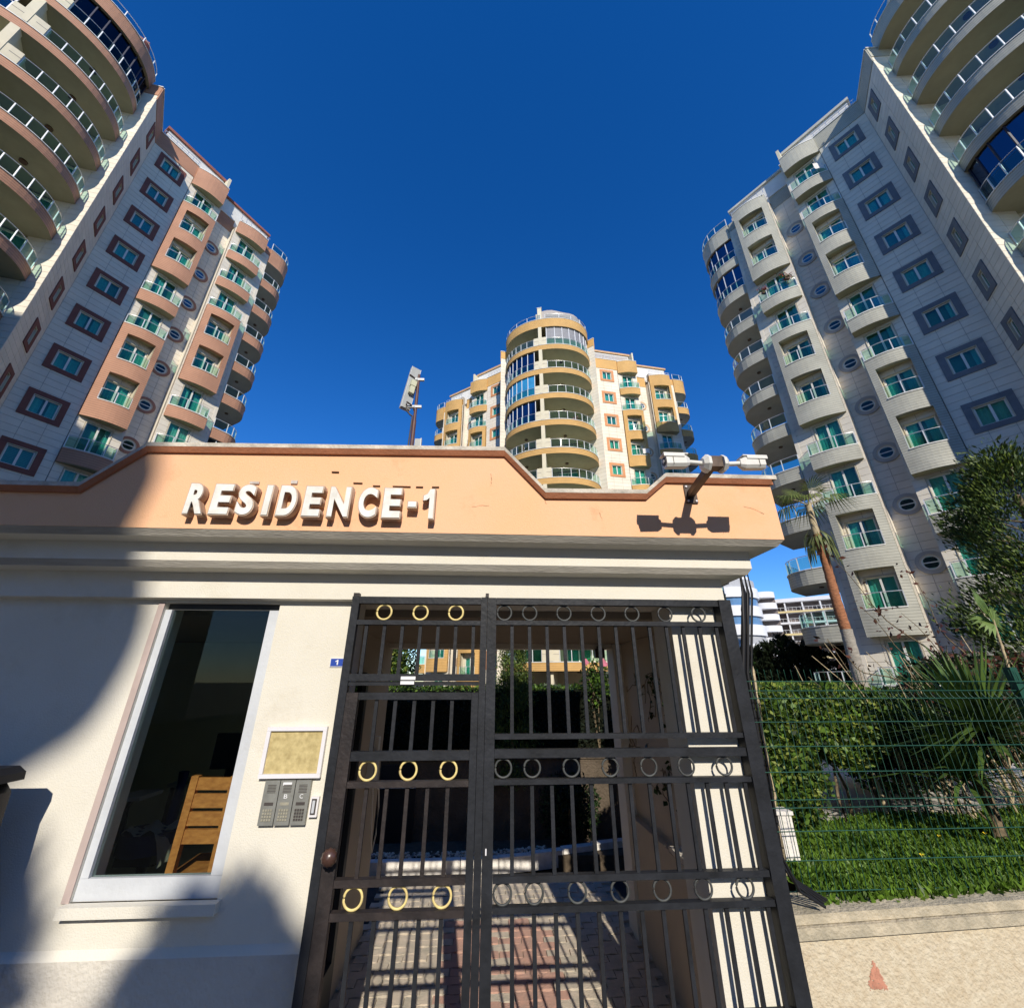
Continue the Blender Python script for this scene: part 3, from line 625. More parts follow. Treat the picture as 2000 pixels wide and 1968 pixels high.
# ---------------------------------------------------------------- sign letters
LF = mat('white_letter_face', (.8, .79, .74), .5, .06, 14, col2=(.62, .6, .54)); LS = mat('weathered_letter_side', (.5, .37, .27), .6, .12, 12)
sg = thing('wall_sign', 'white raised block letters reading RESIDENCE-1 on the orange parapet', 'sign', gw(-1.0, -.287, 2.84))
def glyph(ch, x0, x1, z0, z1, off, name, mtl, y0, dep):
    if ch == '1':
        q = MB(); w_, h_ = x1-x0, z1-z0
        P = [(0, .6), (0, .77), (.34, .83), (.58, 1), (1, 1), (1, 0), (.56, 0), (.56, .7), (.3, .62)]
        xz(q, [(x0+a*w_, z0+c*h_) for a, c in P], y0-dep, y0, mtl); return q.mesh(name)
    cu = bpy.data.curves.new('g', 'FONT'); cu.body = ch; cu.size = 1; cu.offset = off; cu.resolution_u = 6; cu.extrude = .5
    ob = bpy.data.objects.new('g', cu); me = bpy.data.meshes.new_from_object(ob); bpy.data.objects.remove(ob)
    co = np.array([v.co for v in me.vertices]); mn, mx = co.min(0), co.max(0)
    g = (off-.028)*.0
    for v in me.vertices:
        c = v.co; c2x = x0+(c.x-mn[0])/(mx[0]-mn[0])*(x1-x0); c2z = z0+(c.y-mn[1])/(mx[1]-mn[1])*(z1-z0); c2y = y0-dep*(c.z-mn[2])/(mx[2]-mn[2])
        v.co = (c2x, c2y, c2z)
    me.materials.clear(); me.materials.append(mtl); me.name = name; return me
LET = [('R', -1.604, -1.498), ('E', -1.475, -1.368), ('S', -1.345, -1.248), ('I', -1.207, -1.165), ('D', -1.133, -1.03), ('E', -1.0, -.9), ('N', -.87, -.751), ('C', -.712, -.606), ('E', -.582, -.477), ('-', -.449, -.395), ('1', -.368, -.299)]
for ch, x0, x1 in LET:
    z0, z1 = (2.848, 3.032) if ch != '-' else (2.912, 2.955)
    lo = link('letter' if ch != '-' else 'dash', glyph(ch, x0, x1, z0, z1, .048, 'letter', LS, -.298, .042), sg, MG)
    g = .006
    link('face', glyph(ch, x0+g, x1-g, z0+g, z1-g, .04, 'face', LF, -.3405, .004), lo, MG)
# ---------------------------------------------------------------- board, intercoms, number
nb = thing('notice_board', 'empty ochre notice board in a white aluminium frame beside the gate', 'notice board', gw(-.94, -.02, 1.73))
AF = mat('white_aluminium_moulding', (.74, .72, .74), .35, .04, 6, spec=.5)
b = MB()
q_ = [(-1.087, 1.84), (-.795, 1.84), (-.792, 1.62), (-1.084, 1.62)]; t_ = .018
b.box((-1.086, -.024, 1.822), (-.794, -.001, 1.84), AF); b.box((-1.086, -.024, 1.62), (-.794, -.001, 1.638), AF); b.box((-1.086, -.024, 1.6385), (-1.068, -.001, 1.8215), AF); b.box((-.812, -.024, 1.6385), (-.794, -.001, 1.8215), AF)
b.build('frame', nb, MG)
link('panel', _box('panel', (-1.068, -.012, 1.6385), (-.812, -.002, 1.8215), mat('mottled_ochre_backing', (.5, .41, .2), .7, .3, 34, col2=(.36, .28, .12), det=8)), nb, MG)
IC = mat('intercom_steel', (.3, .3, .27), .45, .15, 14, metal=.4, spec=.5); ICD = mat('intercom_dark', (.07, .06, .055), .5, .1, 9); BT = mat('intercom_button', (.33, .31, .24), .5, .15, 30); WHT = mat('white_print', (.75, .75, .75), .6, .05, 3)
for i, (x0, x1, letter, what) in enumerate([(-1.046, -.977, None, 'scuffed grey intercom panel without a letter, leftmost of the three under the notice board'), (-.973, -.904, 'B', 'grey intercom panel marked B under the notice board'), (-.9, -.831, 'C', 'grey intercom panel marked C under the notice board')]):
    z0, z1 = 1.434, 1.612
    it = thing('intercom', what, 'intercom', gw((x0+x1)/2, -.01, z0), 'intercom panels')
    link('body', _box('body', (x0, -.022, z0), (x1, -.001, z1), IC), it, MG)
    b = MB()
    for k in range(6): b.box((x0+.016, -.0232, z1-.05+k*.006), (x1-.014, -.0218, z1-.0475+k*.006), ICD)
    b.build('speaker_grille', it, MG)
    link('display', _box('display', (x0+.014, -.0235, z0+.078), (x1-.014, -.0218, z0+.09), ICD if i != 1 else BT), it, MG)
    for r_ in range(4):
        for c_ in range(4):
            me = cached(('btn', i == 2), lambda: _box('button', (-.0042, -.0035, -.0042), (.0042, 0, .0042), BT if i != 2 else ICD))
            link('button', me, it, MG @ T3((x0+.018+c_*.0115, -.0221, z0+.022+r_*.0125)))
    if letter: link('letter_mark', glyph(letter, x0+.026, x0+.042, z0+.105, z0+.122, .0, 'letter_mark', WHT, -.0222, .001), it, MG)
    if i == 1: link('torn_sticker', _box('torn_sticker', (x0+.012, -.0228, z1-.02), (x1-.016, -.0221, z1-.008), WHT), it, MG)
rd = thing('card_reader', 'small silver card reader right of the intercom panels', 'card reader', gw(-.8, -.01, 1.463))
link('body', _box('body', (-.82, -.02, 1.463), (-.783, -.001, 1.543), AF), rd, MG); link('face', _box('face', (-.814, -.024, 1.474), (-.791, -.0203, 1.536), ICD), rd, MG); link('strip', _box('strip', (-.809, -.0255, 1.48), (-.797, -.0243, 1.53), mat('grey_plastic', (.5, .52, .55), .4, .05, 9)), rd, MG)
hn = thing('house_number_plate', 'blue enamel plate with a white figure 1 left of the gate', 'number plate', gw(-.8, -.005, 2.12))
link('plate', _box('plate', (-.838, -.006, 2.121), (-.768, -.001, 2.166), mat('white_enamel', (.7, .7, .72), .4, .03, 5)), hn, MG)
link('blue_field', _box('blue_field', (-.835, -.0072, 2.125), (-.771, -.0062, 2.163), mat('blue_enamel', (.03, .07, .36), .35, .05, 5)), hn, MG)
link('digit', glyph('1', -.81, -.795, 2.132, 2.157, .03, 'digit', WHT, -.0073, .001), hn, MG)
# ---------------------------------------------------------------- gate
GP_ = mat('charcoal_gate_paint', (.021, .023, .028), .5, .25, 7, bump=.12, bscale=45, col2=(.012, .013, .015), spec=.22)
RUST = mat('worn_rusty_gate_paint', (.035, .027, .025), .5, .3, 6, bump=.15, bscale=50, col2=(.012, .011, .012))
GOLD = mat('yellow_ring_paint', (.78, .64, .26), .5, .12, 30, col2=(.55, .42, .18)); GRING = mat('grey_ring_paint', (.07, .074, .072), .5, .2, 20)
ga = thing('entrance_gate', 'charcoal metal gate with ring bands and narrow bars across the covered passage', 'gate', gw(.3, -.06, 0))
GY0, GY1 = -.085, -.05
def gbox(name, par, x0, x1, z0, z1, y0=GY0, y1=GY1, m=GP_): return link(name, _box(name, (x0, y0, z0), (x1, y1, z1), m), par, MG)
gbox('post', ga, -.746, -.706, .02, 2.483, m=GP_); gbox('post', ga, -.036, -.002, .02, 2.485); gbox('post', ga, 0, .049, .02, 2.483); gbox('post', ga, 1.328, 1.398, .02, 2.483, GY0-.01, .0)
gbox('post_cap', ga, -.742, -.712, 2.484, 2.502, m=RUST); gbox('post_cap', ga, -.012, .006, 2.487, 2.507, m=RUST)
for z0, z1 in ((2.446, 2.483), (2.333, 2.357), (2.052, 2.086), (2.031, 2.05)): gbox('rail', ga, -.705, -.037, z0, z1, GY0 if z0 != 2.031 else GY0+.008)
for z0, z1 in ((2.447, 2.483), (2.336, 2.36), (1.785, 1.808), (1.704, 1.741), (1.593, 1.615), (1.223, 1.247), (1.118, 1.141), (.755, .78), (.05, .08)): gbox('rail', ga, .05, 1.327, z0, z1)
def bar(par, x, z0, z1, wd=.0175, m=GP_):
    me = cached(('bar', round(z1-z0, 3), wd, m.name), lambda: _box('bar', (-wd/2, -.007, 0), (wd/2, .007, z1-z0), m)); link('bar', me, par, MG @ T3((x, -.067, z0)))
def ringo(par, x, z, m):
    def f():
        q = MB(); q.tube([(.0395*math.cos(a), 0, .0395*math.sin(a)) for a in [2*math.pi*i/28 for i in range(29)]], .0058 if m is GOLD else .0055, m, 6); return q.mesh('ring')
    link('ring', cached(('ring', m.name), f), par, MG @ T3((x, -.067, z)))
for i in range(13):
    x = .137+.0967*i
    for z0, z1 in ((1.808, 2.336), (1.247, 1.593), (.78, 1.118), (.08, .755)): bar(ga, x, z0, z1)
for i, x in enumerate((.094, .236, .43, .625, .82, 1.012, 1.208)):
    for z in (2.403, 1.6595, 1.182): ringo(ga, x, z, GRING)
for i in range(7): bar(ga, -.652+.0962*i, 2.086, 2.333)
for x in (-.568, -.37, -.175): ringo(ga, x, 2.4015, GOLD)
for z, w_ in ((2.058, .075), (2.036, .07)): link('torn_tape', _box('torn_tape', (-.44, GY0-.0015, z), (-.44+w_, GY0-.0003, z+.016), WHT), ga, MG)
gd = MB(); gd.box((-.703, GY0-.004, .04), (-.645, GY1, 1.998), RUST); gd = gd.build('gate_door', ga, MG)     # leaf: hinge stile carries rails, bars, rings, knob
gbox('stile', gd, -.072, -.038, .04, 1.998, GY0-.004); 
for z0, z1, m_ in ((1.965, 1.998, GP_), (1.698, 1.737, GP_), (1.588, 1.613, RUST), (1.222, 1.249, RUST), (1.11, 1.137, RUST), (.7, .73, RUST), (.04, .07, RUST)): gbox('rail', gd, -.644, -.073, z0, z1, m=m_)
for i in range(5):
    x = -.553+.0955*i; bar(gd, x, 1.737, 1.965); bar(gd, x, 1.249, 1.588, m=RUST); bar(gd, x, .73, 1.11); bar(gd, x, .07, .7)
for x in (-.558, -.365, -.172): ringo(gd, x, 1.6555, GOLD); ringo(gd, x, 1.1795, GOLD)
b = MB(); KB = mat('brown_shell_knob', (.07, .035, .025), .3, .2, 20, spec=.6); vs = []; NR, NC = 8, 24
for i in range(NR+1):
    th = math.pi*i/NR
    for j in range(NC):
        a = 2*math.pi*j/NC; rr = .034*math.sin(th)*(1+.06*math.cos(12*a)); vs.append((rr*math.cos(a), -.03*math.cos(th), rr*math.sin(a)))
b.add(vs, [(i*NC+j, i*NC+(j+1) % NC, (i+1)*NC+(j+1) % NC, (i+1)*NC+j) for i in range(NR) for j in range(NC)], KB, True); b.tube([(0, .02, 0), (0, .05, 0)], .014, KB, 10)
b.build('knob', gd, MG @ T3((-.664, -.135, 1.345)))
link('keyhole', _box('keyhole', (.014, GY0-.0015, 1.325), (.02, GY0-.0003, 1.35), AF), ga, MG)
# ---------------------------------------------------------------- cctv
RB = mat('rusty_bracket_metal', (.11, .08, .06), .5, .35, 14, col2=(.04, .03, .025), metal=.3)
br = thing('camera_bracket', 'rusty square-tube bracket bolted to the orange parapet holding two cameras', 'bracket', gw(1.17, -.29, 3.06))
b = MB(); b.box((1.137, -.297, 3.0), (1.207, -.2875, 3.115), RB)
for x in (1.148, 1.196):
    for z in (3.012, 3.103): b.tube([(x, -.296, z), (x, -.304, z)], .006, AF, 8)
b.build('plate', br, MG)
b = MB(); b.bar((1.17, -.297, 3.055), (1.14, -.6, 3.075), .036, RB); b.build('arm', br, MG)
b = MB(); b.box((1.108, -.66, 3.045), (1.172, -.601, 3.105), RB); b.build('cross_block', br, MG)
CW_ = mat('white_camera_plastic', (.7, .69, .64), .4, .06, 10, spec=.5)
for sg_, lab in ((-1, 'white bullet camera pointing left from the bracket over the gate'), (1, 'white bullet camera pointing right from the bracket over the gate')):
    cx = 1.14; cc = thing('security_camera', lab, 'camera', gw(cx+sg_*.1, -.63, 3.07), 'cameras on the bracket')
    b = MB(); oc = lambda x, r: [(x, -.632+r*math.cos(math.pi/8+i*math.pi/4), 3.072+r*math.sin(math.pi/8+i*math.pi/4)) for i in range(8)]
    x0 = cx+sg_*.033; R0 = oc(x0, .048)+oc(x0+sg_*.014, .048)+oc(x0+sg_*.032, .03)
    fs = [(i, (i+1) % 8, 8+(i+1) % 8, 8+i) for i in range(8)]+[(8+i, 8+(i+1) % 8, 16+(i+1) % 8, 16+i) for i in range(8)]+[tuple(range(8)), tuple(range(23, 15, -1))]
    b.add(R0, fs, CW_); b.build('mount', cc, MG)
    b = MB(); b.tube([(x0+sg_*.03, -.632, 3.074), (x0+sg_*.115, -.632, 3.08)], .0125, CW_, 10); b.build('stem', cc, MG)
    b = MB(); xa, xb = x0+sg_*.1, x0+sg_*.225; prof_ = [(-.028, -.02), (-.016, -.034), (.016, -.034), (.028, -.02), (.028, .022), (.018, .03), (-.018, .03), (-.028, .022)]
    def sec(x, k, dz): return [(x, -.632+p[0]*k, 3.08+dz+p[1]*k) for p in prof_]
    S_ = sec(xa, .62, 0)+sec(xa+sg_*.022, 1, 0)+sec(xb, 1, -.004 if sg_ < 0 else .004)
    b.add(S_, [(r_*8+i, r_*8+(i+1) % 8, (r_+1)*8+(i+1) % 8, (r_+1)*8+i) for r_ in range(2) for i in range(8)]+[tuple(range(8)), tuple(range(23, 15, -1))], CW_); b.build('body', cc, MG)
    b = MB(); b.box((xa+sg_*.01, -.663, 3.111), (xb+sg_*.012, -.601, 3.116), CW_); b.box((xa+sg_*.03, -.6645, 3.095), (xb+sg_*.012, -.6615, 3.1105), CW_); b.build('visor', cc, MG)
    b = MB(); b.tube([(xb, -.632, 3.078), (xb+sg_*.004, -.632, 3.078)], .023, ICD, 14); b.tube([(xb+sg_*.004, -.632, 3.078), (xb+sg_*.007, -.632, 3.078)], .01, PVC, 12); b.build('lens', cc, MG)
    link('seam', _box('seam', (xb-sg_*.035, -.6635, 3.05), (xb-sg_*.0335, -.6602, 3.1), ICD), cc, MG)
# ---------------------------------------------------------------- antenna mast
am = thing('antenna_mast', 'brown pole with a tilted white panel antenna on the gatehouse roof', 'antenna', (-1.2, 4.3, 2.78))
BP = mat('brown_pole_paint', (.13, .065, .055), .5, .2, 10); WP = mat('white_antenna_plastic', (.66, .68, .68), .5, .05, 6); GPL = mat('grey_antenna_back', (.42, .44, .43), .5, .08, 8); BEI = mat('beige_box', (.58, .58, .42), .6, .05, 6)
b = MB(); b.tube([(-1.2, 4.3, 2.78), (-1.2, 4.3, 5.0)], .024, BP, 10); b.tube([(-1.2, 4.3, 5.0), (-1.205, 4.3, 5.7)], .019, BP, 10); b.build('pole', am)
Ma = T3((-1.285, 4.28, 5.47)) @ Matrix.Rotation(rad(8), 4, 'Y') @ Matrix.Rotation(rad(35), 4, 'Z')
b = MB(); b.box((-.055, -.02, -.31), (.055, .03, .31), GPL); b.box((-.06, .031, -.315), (.06, .045, .315), WP); b.box((-.061, -.02, -.315), (-.0555, .031, .315), WP); b.box((.0555, -.02, -.315), (.061, .031, .315), WP); b.build('antenna_panel', am, Ma)
b = MB(); b.box((-.03, -.07, .01), (.04, -.021, .09), BEI); b.box((-.025, -.07, -.1), (.035, -.021, .0), BEI); b.build('radio_box', am, Ma)
b = MB()
for z in (5.62, 5.2): b.bar((-1.31, 4.28, z-.01), (-1.13, 4.3, z), .03, WP); b.bar((-1.22, 4.24, z-.03), (-1.22, 4.34, z-.03), .025, WP); b.bar((-1.3, 4.22, z+.02), (-1.2, 4.3, z-.02), .014, RB)
b.build('clamp', am)
b = MB(); b.tube([(-1.31, 4.26, 5.22), (-1.3, 4.26, 5.12), (-1.25, 4.27, 5.06), (-1.225, 4.28, 5.05)], .01, ICD, 6); b.tube([(-1.225, 4.28, 5.05), (-1.24, 4.29, 4.6), (-1.26, 4.3, 3.4), (-1.26, 4.3, 2.8)], .009, ICD, 6); b.build('cable', am)
a2 = thing('small_antenna_panel', 'small grey antenna panel just showing over the coping right of the mast', 'antenna', (-1.13, 4.35, 2.78))
b = MB(); b.box((-1.18, 4.34, 4.3), (-1.11, 4.37, 4.765), GPL); b.box((-1.1095, 4.335, 4.3), (-1.1, 4.375, 4.77), WP); b.build('panel', a2); b = MB(); b.tube([(-1.145, 4.39, 2.78), (-1.145, 4.39, 4.7)], .016, BP, 8); b.build('pole', a2)
# ---------------------------------------------------------------- things in the guard room
WOOD = mat('orange_pine', (.6, .23, .065), .55, .18, 3.5, stretch=(6, 6, 14), col2=(.4, .13, .035))
wc = thing('wooden_chair', 'upright slatted wooden chair back leaning against the guardhouse window', 'chair', gw(-1.55, .42, .72))
Mch = MG @ T3((-1.545, .42, .72)) @ Matrix.Rotation(rad(1.5), 4, 'Y') @ Matrix.Rotation(rad(4), 4, 'Z') @ Matrix.Diagonal((.9, 1, 1, 1))
for x in (-.125, .105):
    link('leg', _box('leg', (x, -.02, .0), (x+.042, .02, .84), WOOD), wc, Mch)
for z0, z1 in ((.773, .832), (.69, .755), (.61, .672), (.53, .594)): link('slat', _box('slat', (-.083, -.012, z0), (.105, .01, z1), WOOD), wc, Mch)
for x in (-.125, .105): link('leg', _box('leg', (x, .3, .0), (x+.042, .34, .36), WOOD), wc, Mch)
link('seat', _box('seat', (-.135, -.01, .36), (.155, .35, .385), WOOD), wc, Mch)
oc_ = thing('office_chair', 'dark blue office chair with a cloth over its seat behind the window', 'chair', gw(-2.0, .75, .72))
NV = mat('navy_upholstery', (.02, .03, .1), .8, .1, 8); BLK = mat('black_plastic', (.012, .012, .014), .5, .1, 8); CL = mat('beige_cloth', (.55, .5, .42), .9, .1, 15, bump=.3, bscale=30)
b = MB(); Mo = MG @ T3((-1.97, .72, .8))
b.prism([(.14*math.cos(a)*(1+.15*math.cos(2*a)), .15*math.sin(a)) for a in [i*math.pi/10 for i in range(20)]], .34, .44, NV, True); b.build('seat', oc_, Mo)
b = MB(); b.box((-.1, -.1, .29), (.1, .1, .34), BLK); b.tube([(0, 0, .29), (0, 0, .05)], .025, BLK, 8)
for a in range(5): b.tube([(0, 0, .07), (.2*math.cos(a*1.257), .2*math.sin(a*1.257), .03)], .018, BLK, 6)
b.build('base', oc_, Mo)
b = MB(); b.tube([(-.17, 0, .38), (-.19, 0, .5), (-.17, 0, .6)], .022, BLK, 6); b.box((-.2, -.1, .6), (-.06, .1, .62), GPL); b.tube([(.02, .12, .42), (-.02, .2, .55), (-.02, .2, .7)], .03, NV, 6); b.build('armrest', oc_, Mo)
b = MB(); n = 10; vs = []
for i in range(n+1):
    for j in range(n+1):
        x = -.08+.26*i/n; y = -.14+.2*j/n; z = .452+.018*math.sin(i*1.3+j*.5)-(max(0, x-.12)*2.8)+.008*math.sin(j*2.2); vs.append((min(x, .165+.01*math.sin(j*1.7)), y, z))
b.add(vs, [(i*(n+1)+j, (i+1)*(n+1)+j, (i+1)*(n+1)+j+1, i*(n+1)+j+1) for i in range(n) for j in range(n)], CL, True)
tc_ = b.build('towel', None, Mo, label='crumpled beige cloth draped over the office chair seat', category='cloth')
b = MB(); b.box((-.3, 0, 0), (.3, .3, .025), GPL); b.box((-.28, .02, -.5), (-.25, .05, 0), BLK); b.box((.25, .02, -.5), (.28, .05, 0), BLK)
tb = thing('desk', 'narrow grey desk shelf deep inside the guard room', 'desk', gw(-2.3, 1.6, .72)); b.build('desk_top', tb, MG @ T3((-2.2, 1.6, 1.28)))
mo = thing('computer_screen', 'dark monitor standing on the guard room desk', 'monitor', gw(-2.1, 1.7, 1.3)); b = MB(); b.box((-.16, 0, .08), (.16, .03, .34), BLK); b.box((-.15, -.003, .09), (.15, -.0005, .33), mat('screen_off', (.05, .055, .05), .15, .1, 3)); b.build('screen', mo, MG @ T3((-2.1, 1.7, 1.305))); b = MB(); b.box((-.03, 0, 0), (.03, .04, .08), BLK); b.box((-.1, -.04, 0), (.1, .08, .01), BLK); b.build('stand', mo, MG @ T3((-2.1, 1.7, 1.305)))
# ---------------------------------------------------------------- passage fittings
dp = thing('door_phone', 'white wall phone box with looping cable inside the passage', 'door phone', gw(-.95, 2.0, 1.4))
b = MB(); b.box((-1.03, 1.98, 1.47), (-.97, 2.06, 1.58), PVC); b.box((-1.03, 1.9, 1.2), (-.975, 2.12, 1.44), PVC); b.box((-.97, 1.93, 1.25), (-.955, 1.965, 1.4), AF); b.build('housing', dp, MG)
b = MB(); b.tube([(-.98, 2.0, 1.2), (-.97, 2.02, 1.0), (-.97, 2.1, .8), (-.96, 2.14, .68), (-.95, 2.18, .8), (-.95, 2.18, 1.0), (-.955, 2.14, 1.14), (-.98, 2.08, 1.2)], .007, PVC, 6); b.build('cable', dp, MG)
sp = thing('speaker_box', 'small dark speaker box at the top right of the passage opening', 'lamp', gw(1.25, 2.2, 2.4))  # small speaker box under the ceiling, gives no light
b = MB(); b.box((1.16, 2.2, 2.28), (1.26, 2.28, 2.37), ICD); b.build('housing', sp, MG); b = MB(); b.box((1.19, 2.22, 2.371), (1.23, 2.25, 2.4), ICD); b.build('bracket', sp, MG)
# ================================================================ ground and setting
ASPH = mat('street_asphalt', (.05, .05, .052), .9, .2, 8, bump=.3, bscale=120)
b = MB(); b.box((-900, -900, -.5), (900, 900, -.09), ASPH); b.build('ground', kind='structure')
b = MB(); b.box((-30, -6, -.088), (30, D0+1.2, -.02), mat('street_pavement', (.1, .1, .1), .9, .12, 3, bump=.3, bscale=50)); b.build('pavement', kind='structure')
SOIL = mat('garden_soil', (.1, .075, .05), .95, .3, 6, bump=.6, bscale=25)
b = MB(); b.box((-60, 7.1, -.08), (75, 110, 1.05), SOIL); b.box((1.62, 2.75, -.08), (75, 7.098, 1.05), SOIL); b.box((-60, 6.35, -.08), (1.6, 7.098, .1), SOIL); b.build('garden_terrain', kind='structure')
# pavers
PVG = mat('grey_beige_paver', (.55, .46, .36), .85, .22, 9, bump=.35, bscale=80, isl=.0, col2=(.42, .38, .3)); PVR = mat('red_paver', (.5, .29, .22), .85, .22, 9, bump=.35, bscale=80, col2=(.42, .28, .22))
b = MB(); b.box((-1.03, -.1, -.019), (1.44, 3.66, -.001), mat('joint_sand', (.4, .35, .27), .95, .2, 9)); pbed = b.build('paving_bed', None, MG, kind='structure')
def paver(col, v):
    r = random.Random(v); L_, W_ = .186, .093; pts = []
    def wav(x): return .009*math.sin(x/L_*2*math.pi*1.0)
    xs = [-L_/2+L_*i/6 for i in range(7)]
    pts = [(x, -W_/2+wav(x)) for x in xs]+[(x, W_/2+wav(x)) for x in xs[::-1]]
    q = MB(); q.prism(pts, -.006, .012+r.uniform(0, .003), col); return q.mesh('paver')
st = MB(); cnt = 0; cells = []
for j in range(38):
    y = .02+j*.0985
    for i in range(14):
        x = -1.0+i*.193+(.0965 if j % 2 else 0)
        if x > 1.4 or y > 3.62: continue
        cells.append((x, y))
cells.sort(key=lambda c: (c[1] < .95, c[1]))
for n_, (x, y) in enumerate(cells):
    red = (-.32 < x < .62) and y < 2.62 and not (.1 < x < .16); col = PVR if red and rng.random() > .03 else PVG; v = rng.randint(0, 5)
    Mx = MG @ T3((x, y, rng.uniform(-.002, .002))) @ Matrix.Rotation(rng.uniform(-.02, .02), 4, 'Z')
    if n_ < 300: link('paver', cached(('pav', col.name, v), lambda: paver(col, v)), pbed, Mx)
    else:
        me = cached(('pav', col.name, v), lambda: paver(col, v)); st.add([Mx @ v_.co for v_ in me.vertices], [tuple(p.vertices) for p in me.polygons], col)
o_ = st.mesh('pavers'); link('pavers', o_, pbed, None, kind='stuff')
# kerb, pebbles, rough garden wall
KW = mat('white_painted_kerb', (.78, .75, .7), .8, .1, 12, bump=.3, bscale=60, col2=(.6, .56, .5))
kb = thing('white_kerb', 'white painted kerb closing the passage in front of the pebbles', 'kerb', gw(.2, 3.7, 0))
kp = [(-1.7, 3.68), (-1.2, 3.68), (-.7, 3.68), (-.25, 3.69), (.2, 3.72), (.6, 3.78), (1.0, 3.88), (1.4, 3.98), (1.9, 4.1)]
for (xa, ya), (xb, yb) in zip(kp[:-1], kp[1:]):
    q = MB(); d = Vector((xb-xa, yb-ya)).normalized(); n_ = Vector((-d.y, d.x))*.11; g = d*.004
    q.prism([(xa+g.x, ya+g.y), (xb-g.x, yb-g.y), (xb-g.x+n_.x, yb-g.y+n_.y), (xa+g.x+n_.x, ya+g.y+n_.y)], -.02, .125+.03*max(0, xa), KW); q.build('kerb_block', kb, MG)
PB = mat('white_pebble', (.68, .62, .5), .7, .15, 30); PD = mat('grey_pebble', (.25, .24, .22), .7, .2, 30)
b = MB()
def pebble(q, x, y, z, r, m):
    vs = []; a0 = rng.random()*6; sx, sy, sz = rng.uniform(.8, 1.3), rng.uniform(.8, 1.2), rng.uniform(.55, .9)
    for i in range(5):
        th = math.pi*(i+.0)/4
        for k in range(7):
            a = a0+2*math.pi*k/7; vs.append((x+r*sx*math.sin(th)*math.cos(a), y+r*sy*math.sin(th)*math.sin(a), z-r*sz*math.cos(th)))
    q.add(vs, [(i*7+k, i*7+(k+1) % 7, (i+1)*7+(k+1) % 7, (i+1)*7+k) for i in range(4) for k in range(7)], m, True)
for i in range(420):
    x = rng.uniform(-1.5, .8); y = 3.81+rng.random()*.16+max(0, x)*.18; pebble(b, x, y, .12+rng.random()*.012, rng.uniform(.008, .021), PB if rng.random() < .75 else PD)
b.build('pebbles', None, MG, kind='stuff', label='white and grey pebbles strewn behind the white kerb')
RWm = mat('rough_cast_render', (.11, .085, .06), .95, .2, 5, bump=1.0, bscale=35)
gwall = thing('garden_wall', 'dark rough-cast garden wall under the hedge seen through the passage', 'wall', gw(.3, 4.5, 0))
b = MB(); b.box((-4, 4.42, 0), (3.4, 4.6, 1.03), RWm); b.box((-4, 4.40, 1.032), (3.4, 4.62, 1.06), RWm); b.build('wall', gwall, MG)
b = MB(); b.box((-1.42, 4.385, .0), (-.93, 4.415, .98), BLK); b.bar((-1.42, 4.37, .72), (-.93, 4.37, .72), .02, GPL); b.build('metal_hatch', gwall, MG)
# street-side retaining wall on the right
RT = mat('tan_spatter_render', (.58, .51, .38), .95, .1, 28, bump=.55, bscale=62, col2=(.5, .41, .28), det=6, stain=[(2.5, .6, (.62, .58, .48, .5), (1, 1, 1))])
RT.node_tree.nodes['Bump'].inputs['Distance'].default_value = .02
COPD = mat('dirty_wall_coping', (.5, .43, .31), .9, .2, 8, bump=.5, bscale=60, col2=(.3, .27, .2))
rw = thing('retaining_wall', 'tan rough-cast street wall with stone coping right of the gate', 'wall', gw(4, 0, 0))
b = MB(); SL = .028; hz = lambda x: SL*(x-1.4)
xz(b, [(1.405, -.02), (14, -.02), (14, .968+hz(14)), (1.405, .968)], -.01, .2, RT)
b.build('wall', rw, MG)
b = MB(); xz(b, [(1.403, .972), (14, .972+hz(14)), (14, 1.015+hz(14)), (1.403, 1.015)], -.03, .2, COPD); xz(b, [(1.403, 1.019), (14, 1.019+hz(14)), (14, 1.055+hz(14)), (1.403, 1.055)], -.012, .2, COPD); b.build('coping', rw, MG)
b = MB(); RP = mat('faded_red_paint', (.58, .27, .18), .9, .2, 20)
for i in range(1100):
    a_, c_ = rng.random(), rng.random()
    if a_+c_ > 1: a_, c_ = 1-a_, 1-c_
    x = 1.722+.082*a_+.05*c_+rng.gauss(0, .003); z = .806-.006*a_+.086*c_+rng.gauss(0, .003)
    if rng.random() < .35+.35*math.sin(x*210)*math.sin(z*170): continue
    s_ = rng.uniform(.0012, .0032); b.add([(x-s_, -.0125-rng.random()*.0008, z-s_), (x+s_, -.0125, z-s_*.7), (x+s_*.6, -.0125, z+s_), (x-s_*.8, -.0125, z+s_*.8)], [(0, 1, 2, 3)], RP)
b.build('red_paint_mark', rw, MG, kind='stuff')
# path in the garden
PW = mat('pale_garden_paving', (.55, .52, .46), .85, .1, 5, bump=.2, bscale=40)
b = MB(); b.box((1.9, 3.9, 1.0), (9, 7.5, 1.075), PW); b.build('garden_path', kind='structure')
sw = thing('low_garden_wall', 'low pale wall with coping behind the hedge trunks', 'wall', (4, 6.6, 1.05)); b = MB(); b.box((2.1, 6.4, 1.05), (9, 6.6, 1.45), CREAM); b.box((2.08, 6.36, 1.452), (9.02, 6.64, 1.5), KW); b.build('wall', sw)
gpst = thing('white_bollard', 'white square pillar behind the fence next to the gate', 'pillar', (1.75, 3.05, 1.0)); b = MB(); b.box((1.58, 3.0, 1.0), (1.66, 3.08, 1.32), KW); b.box((1.57, 2.99, 1.321), (1.67, 3.09, 1.34), KW); b.build('shaft', gpst)
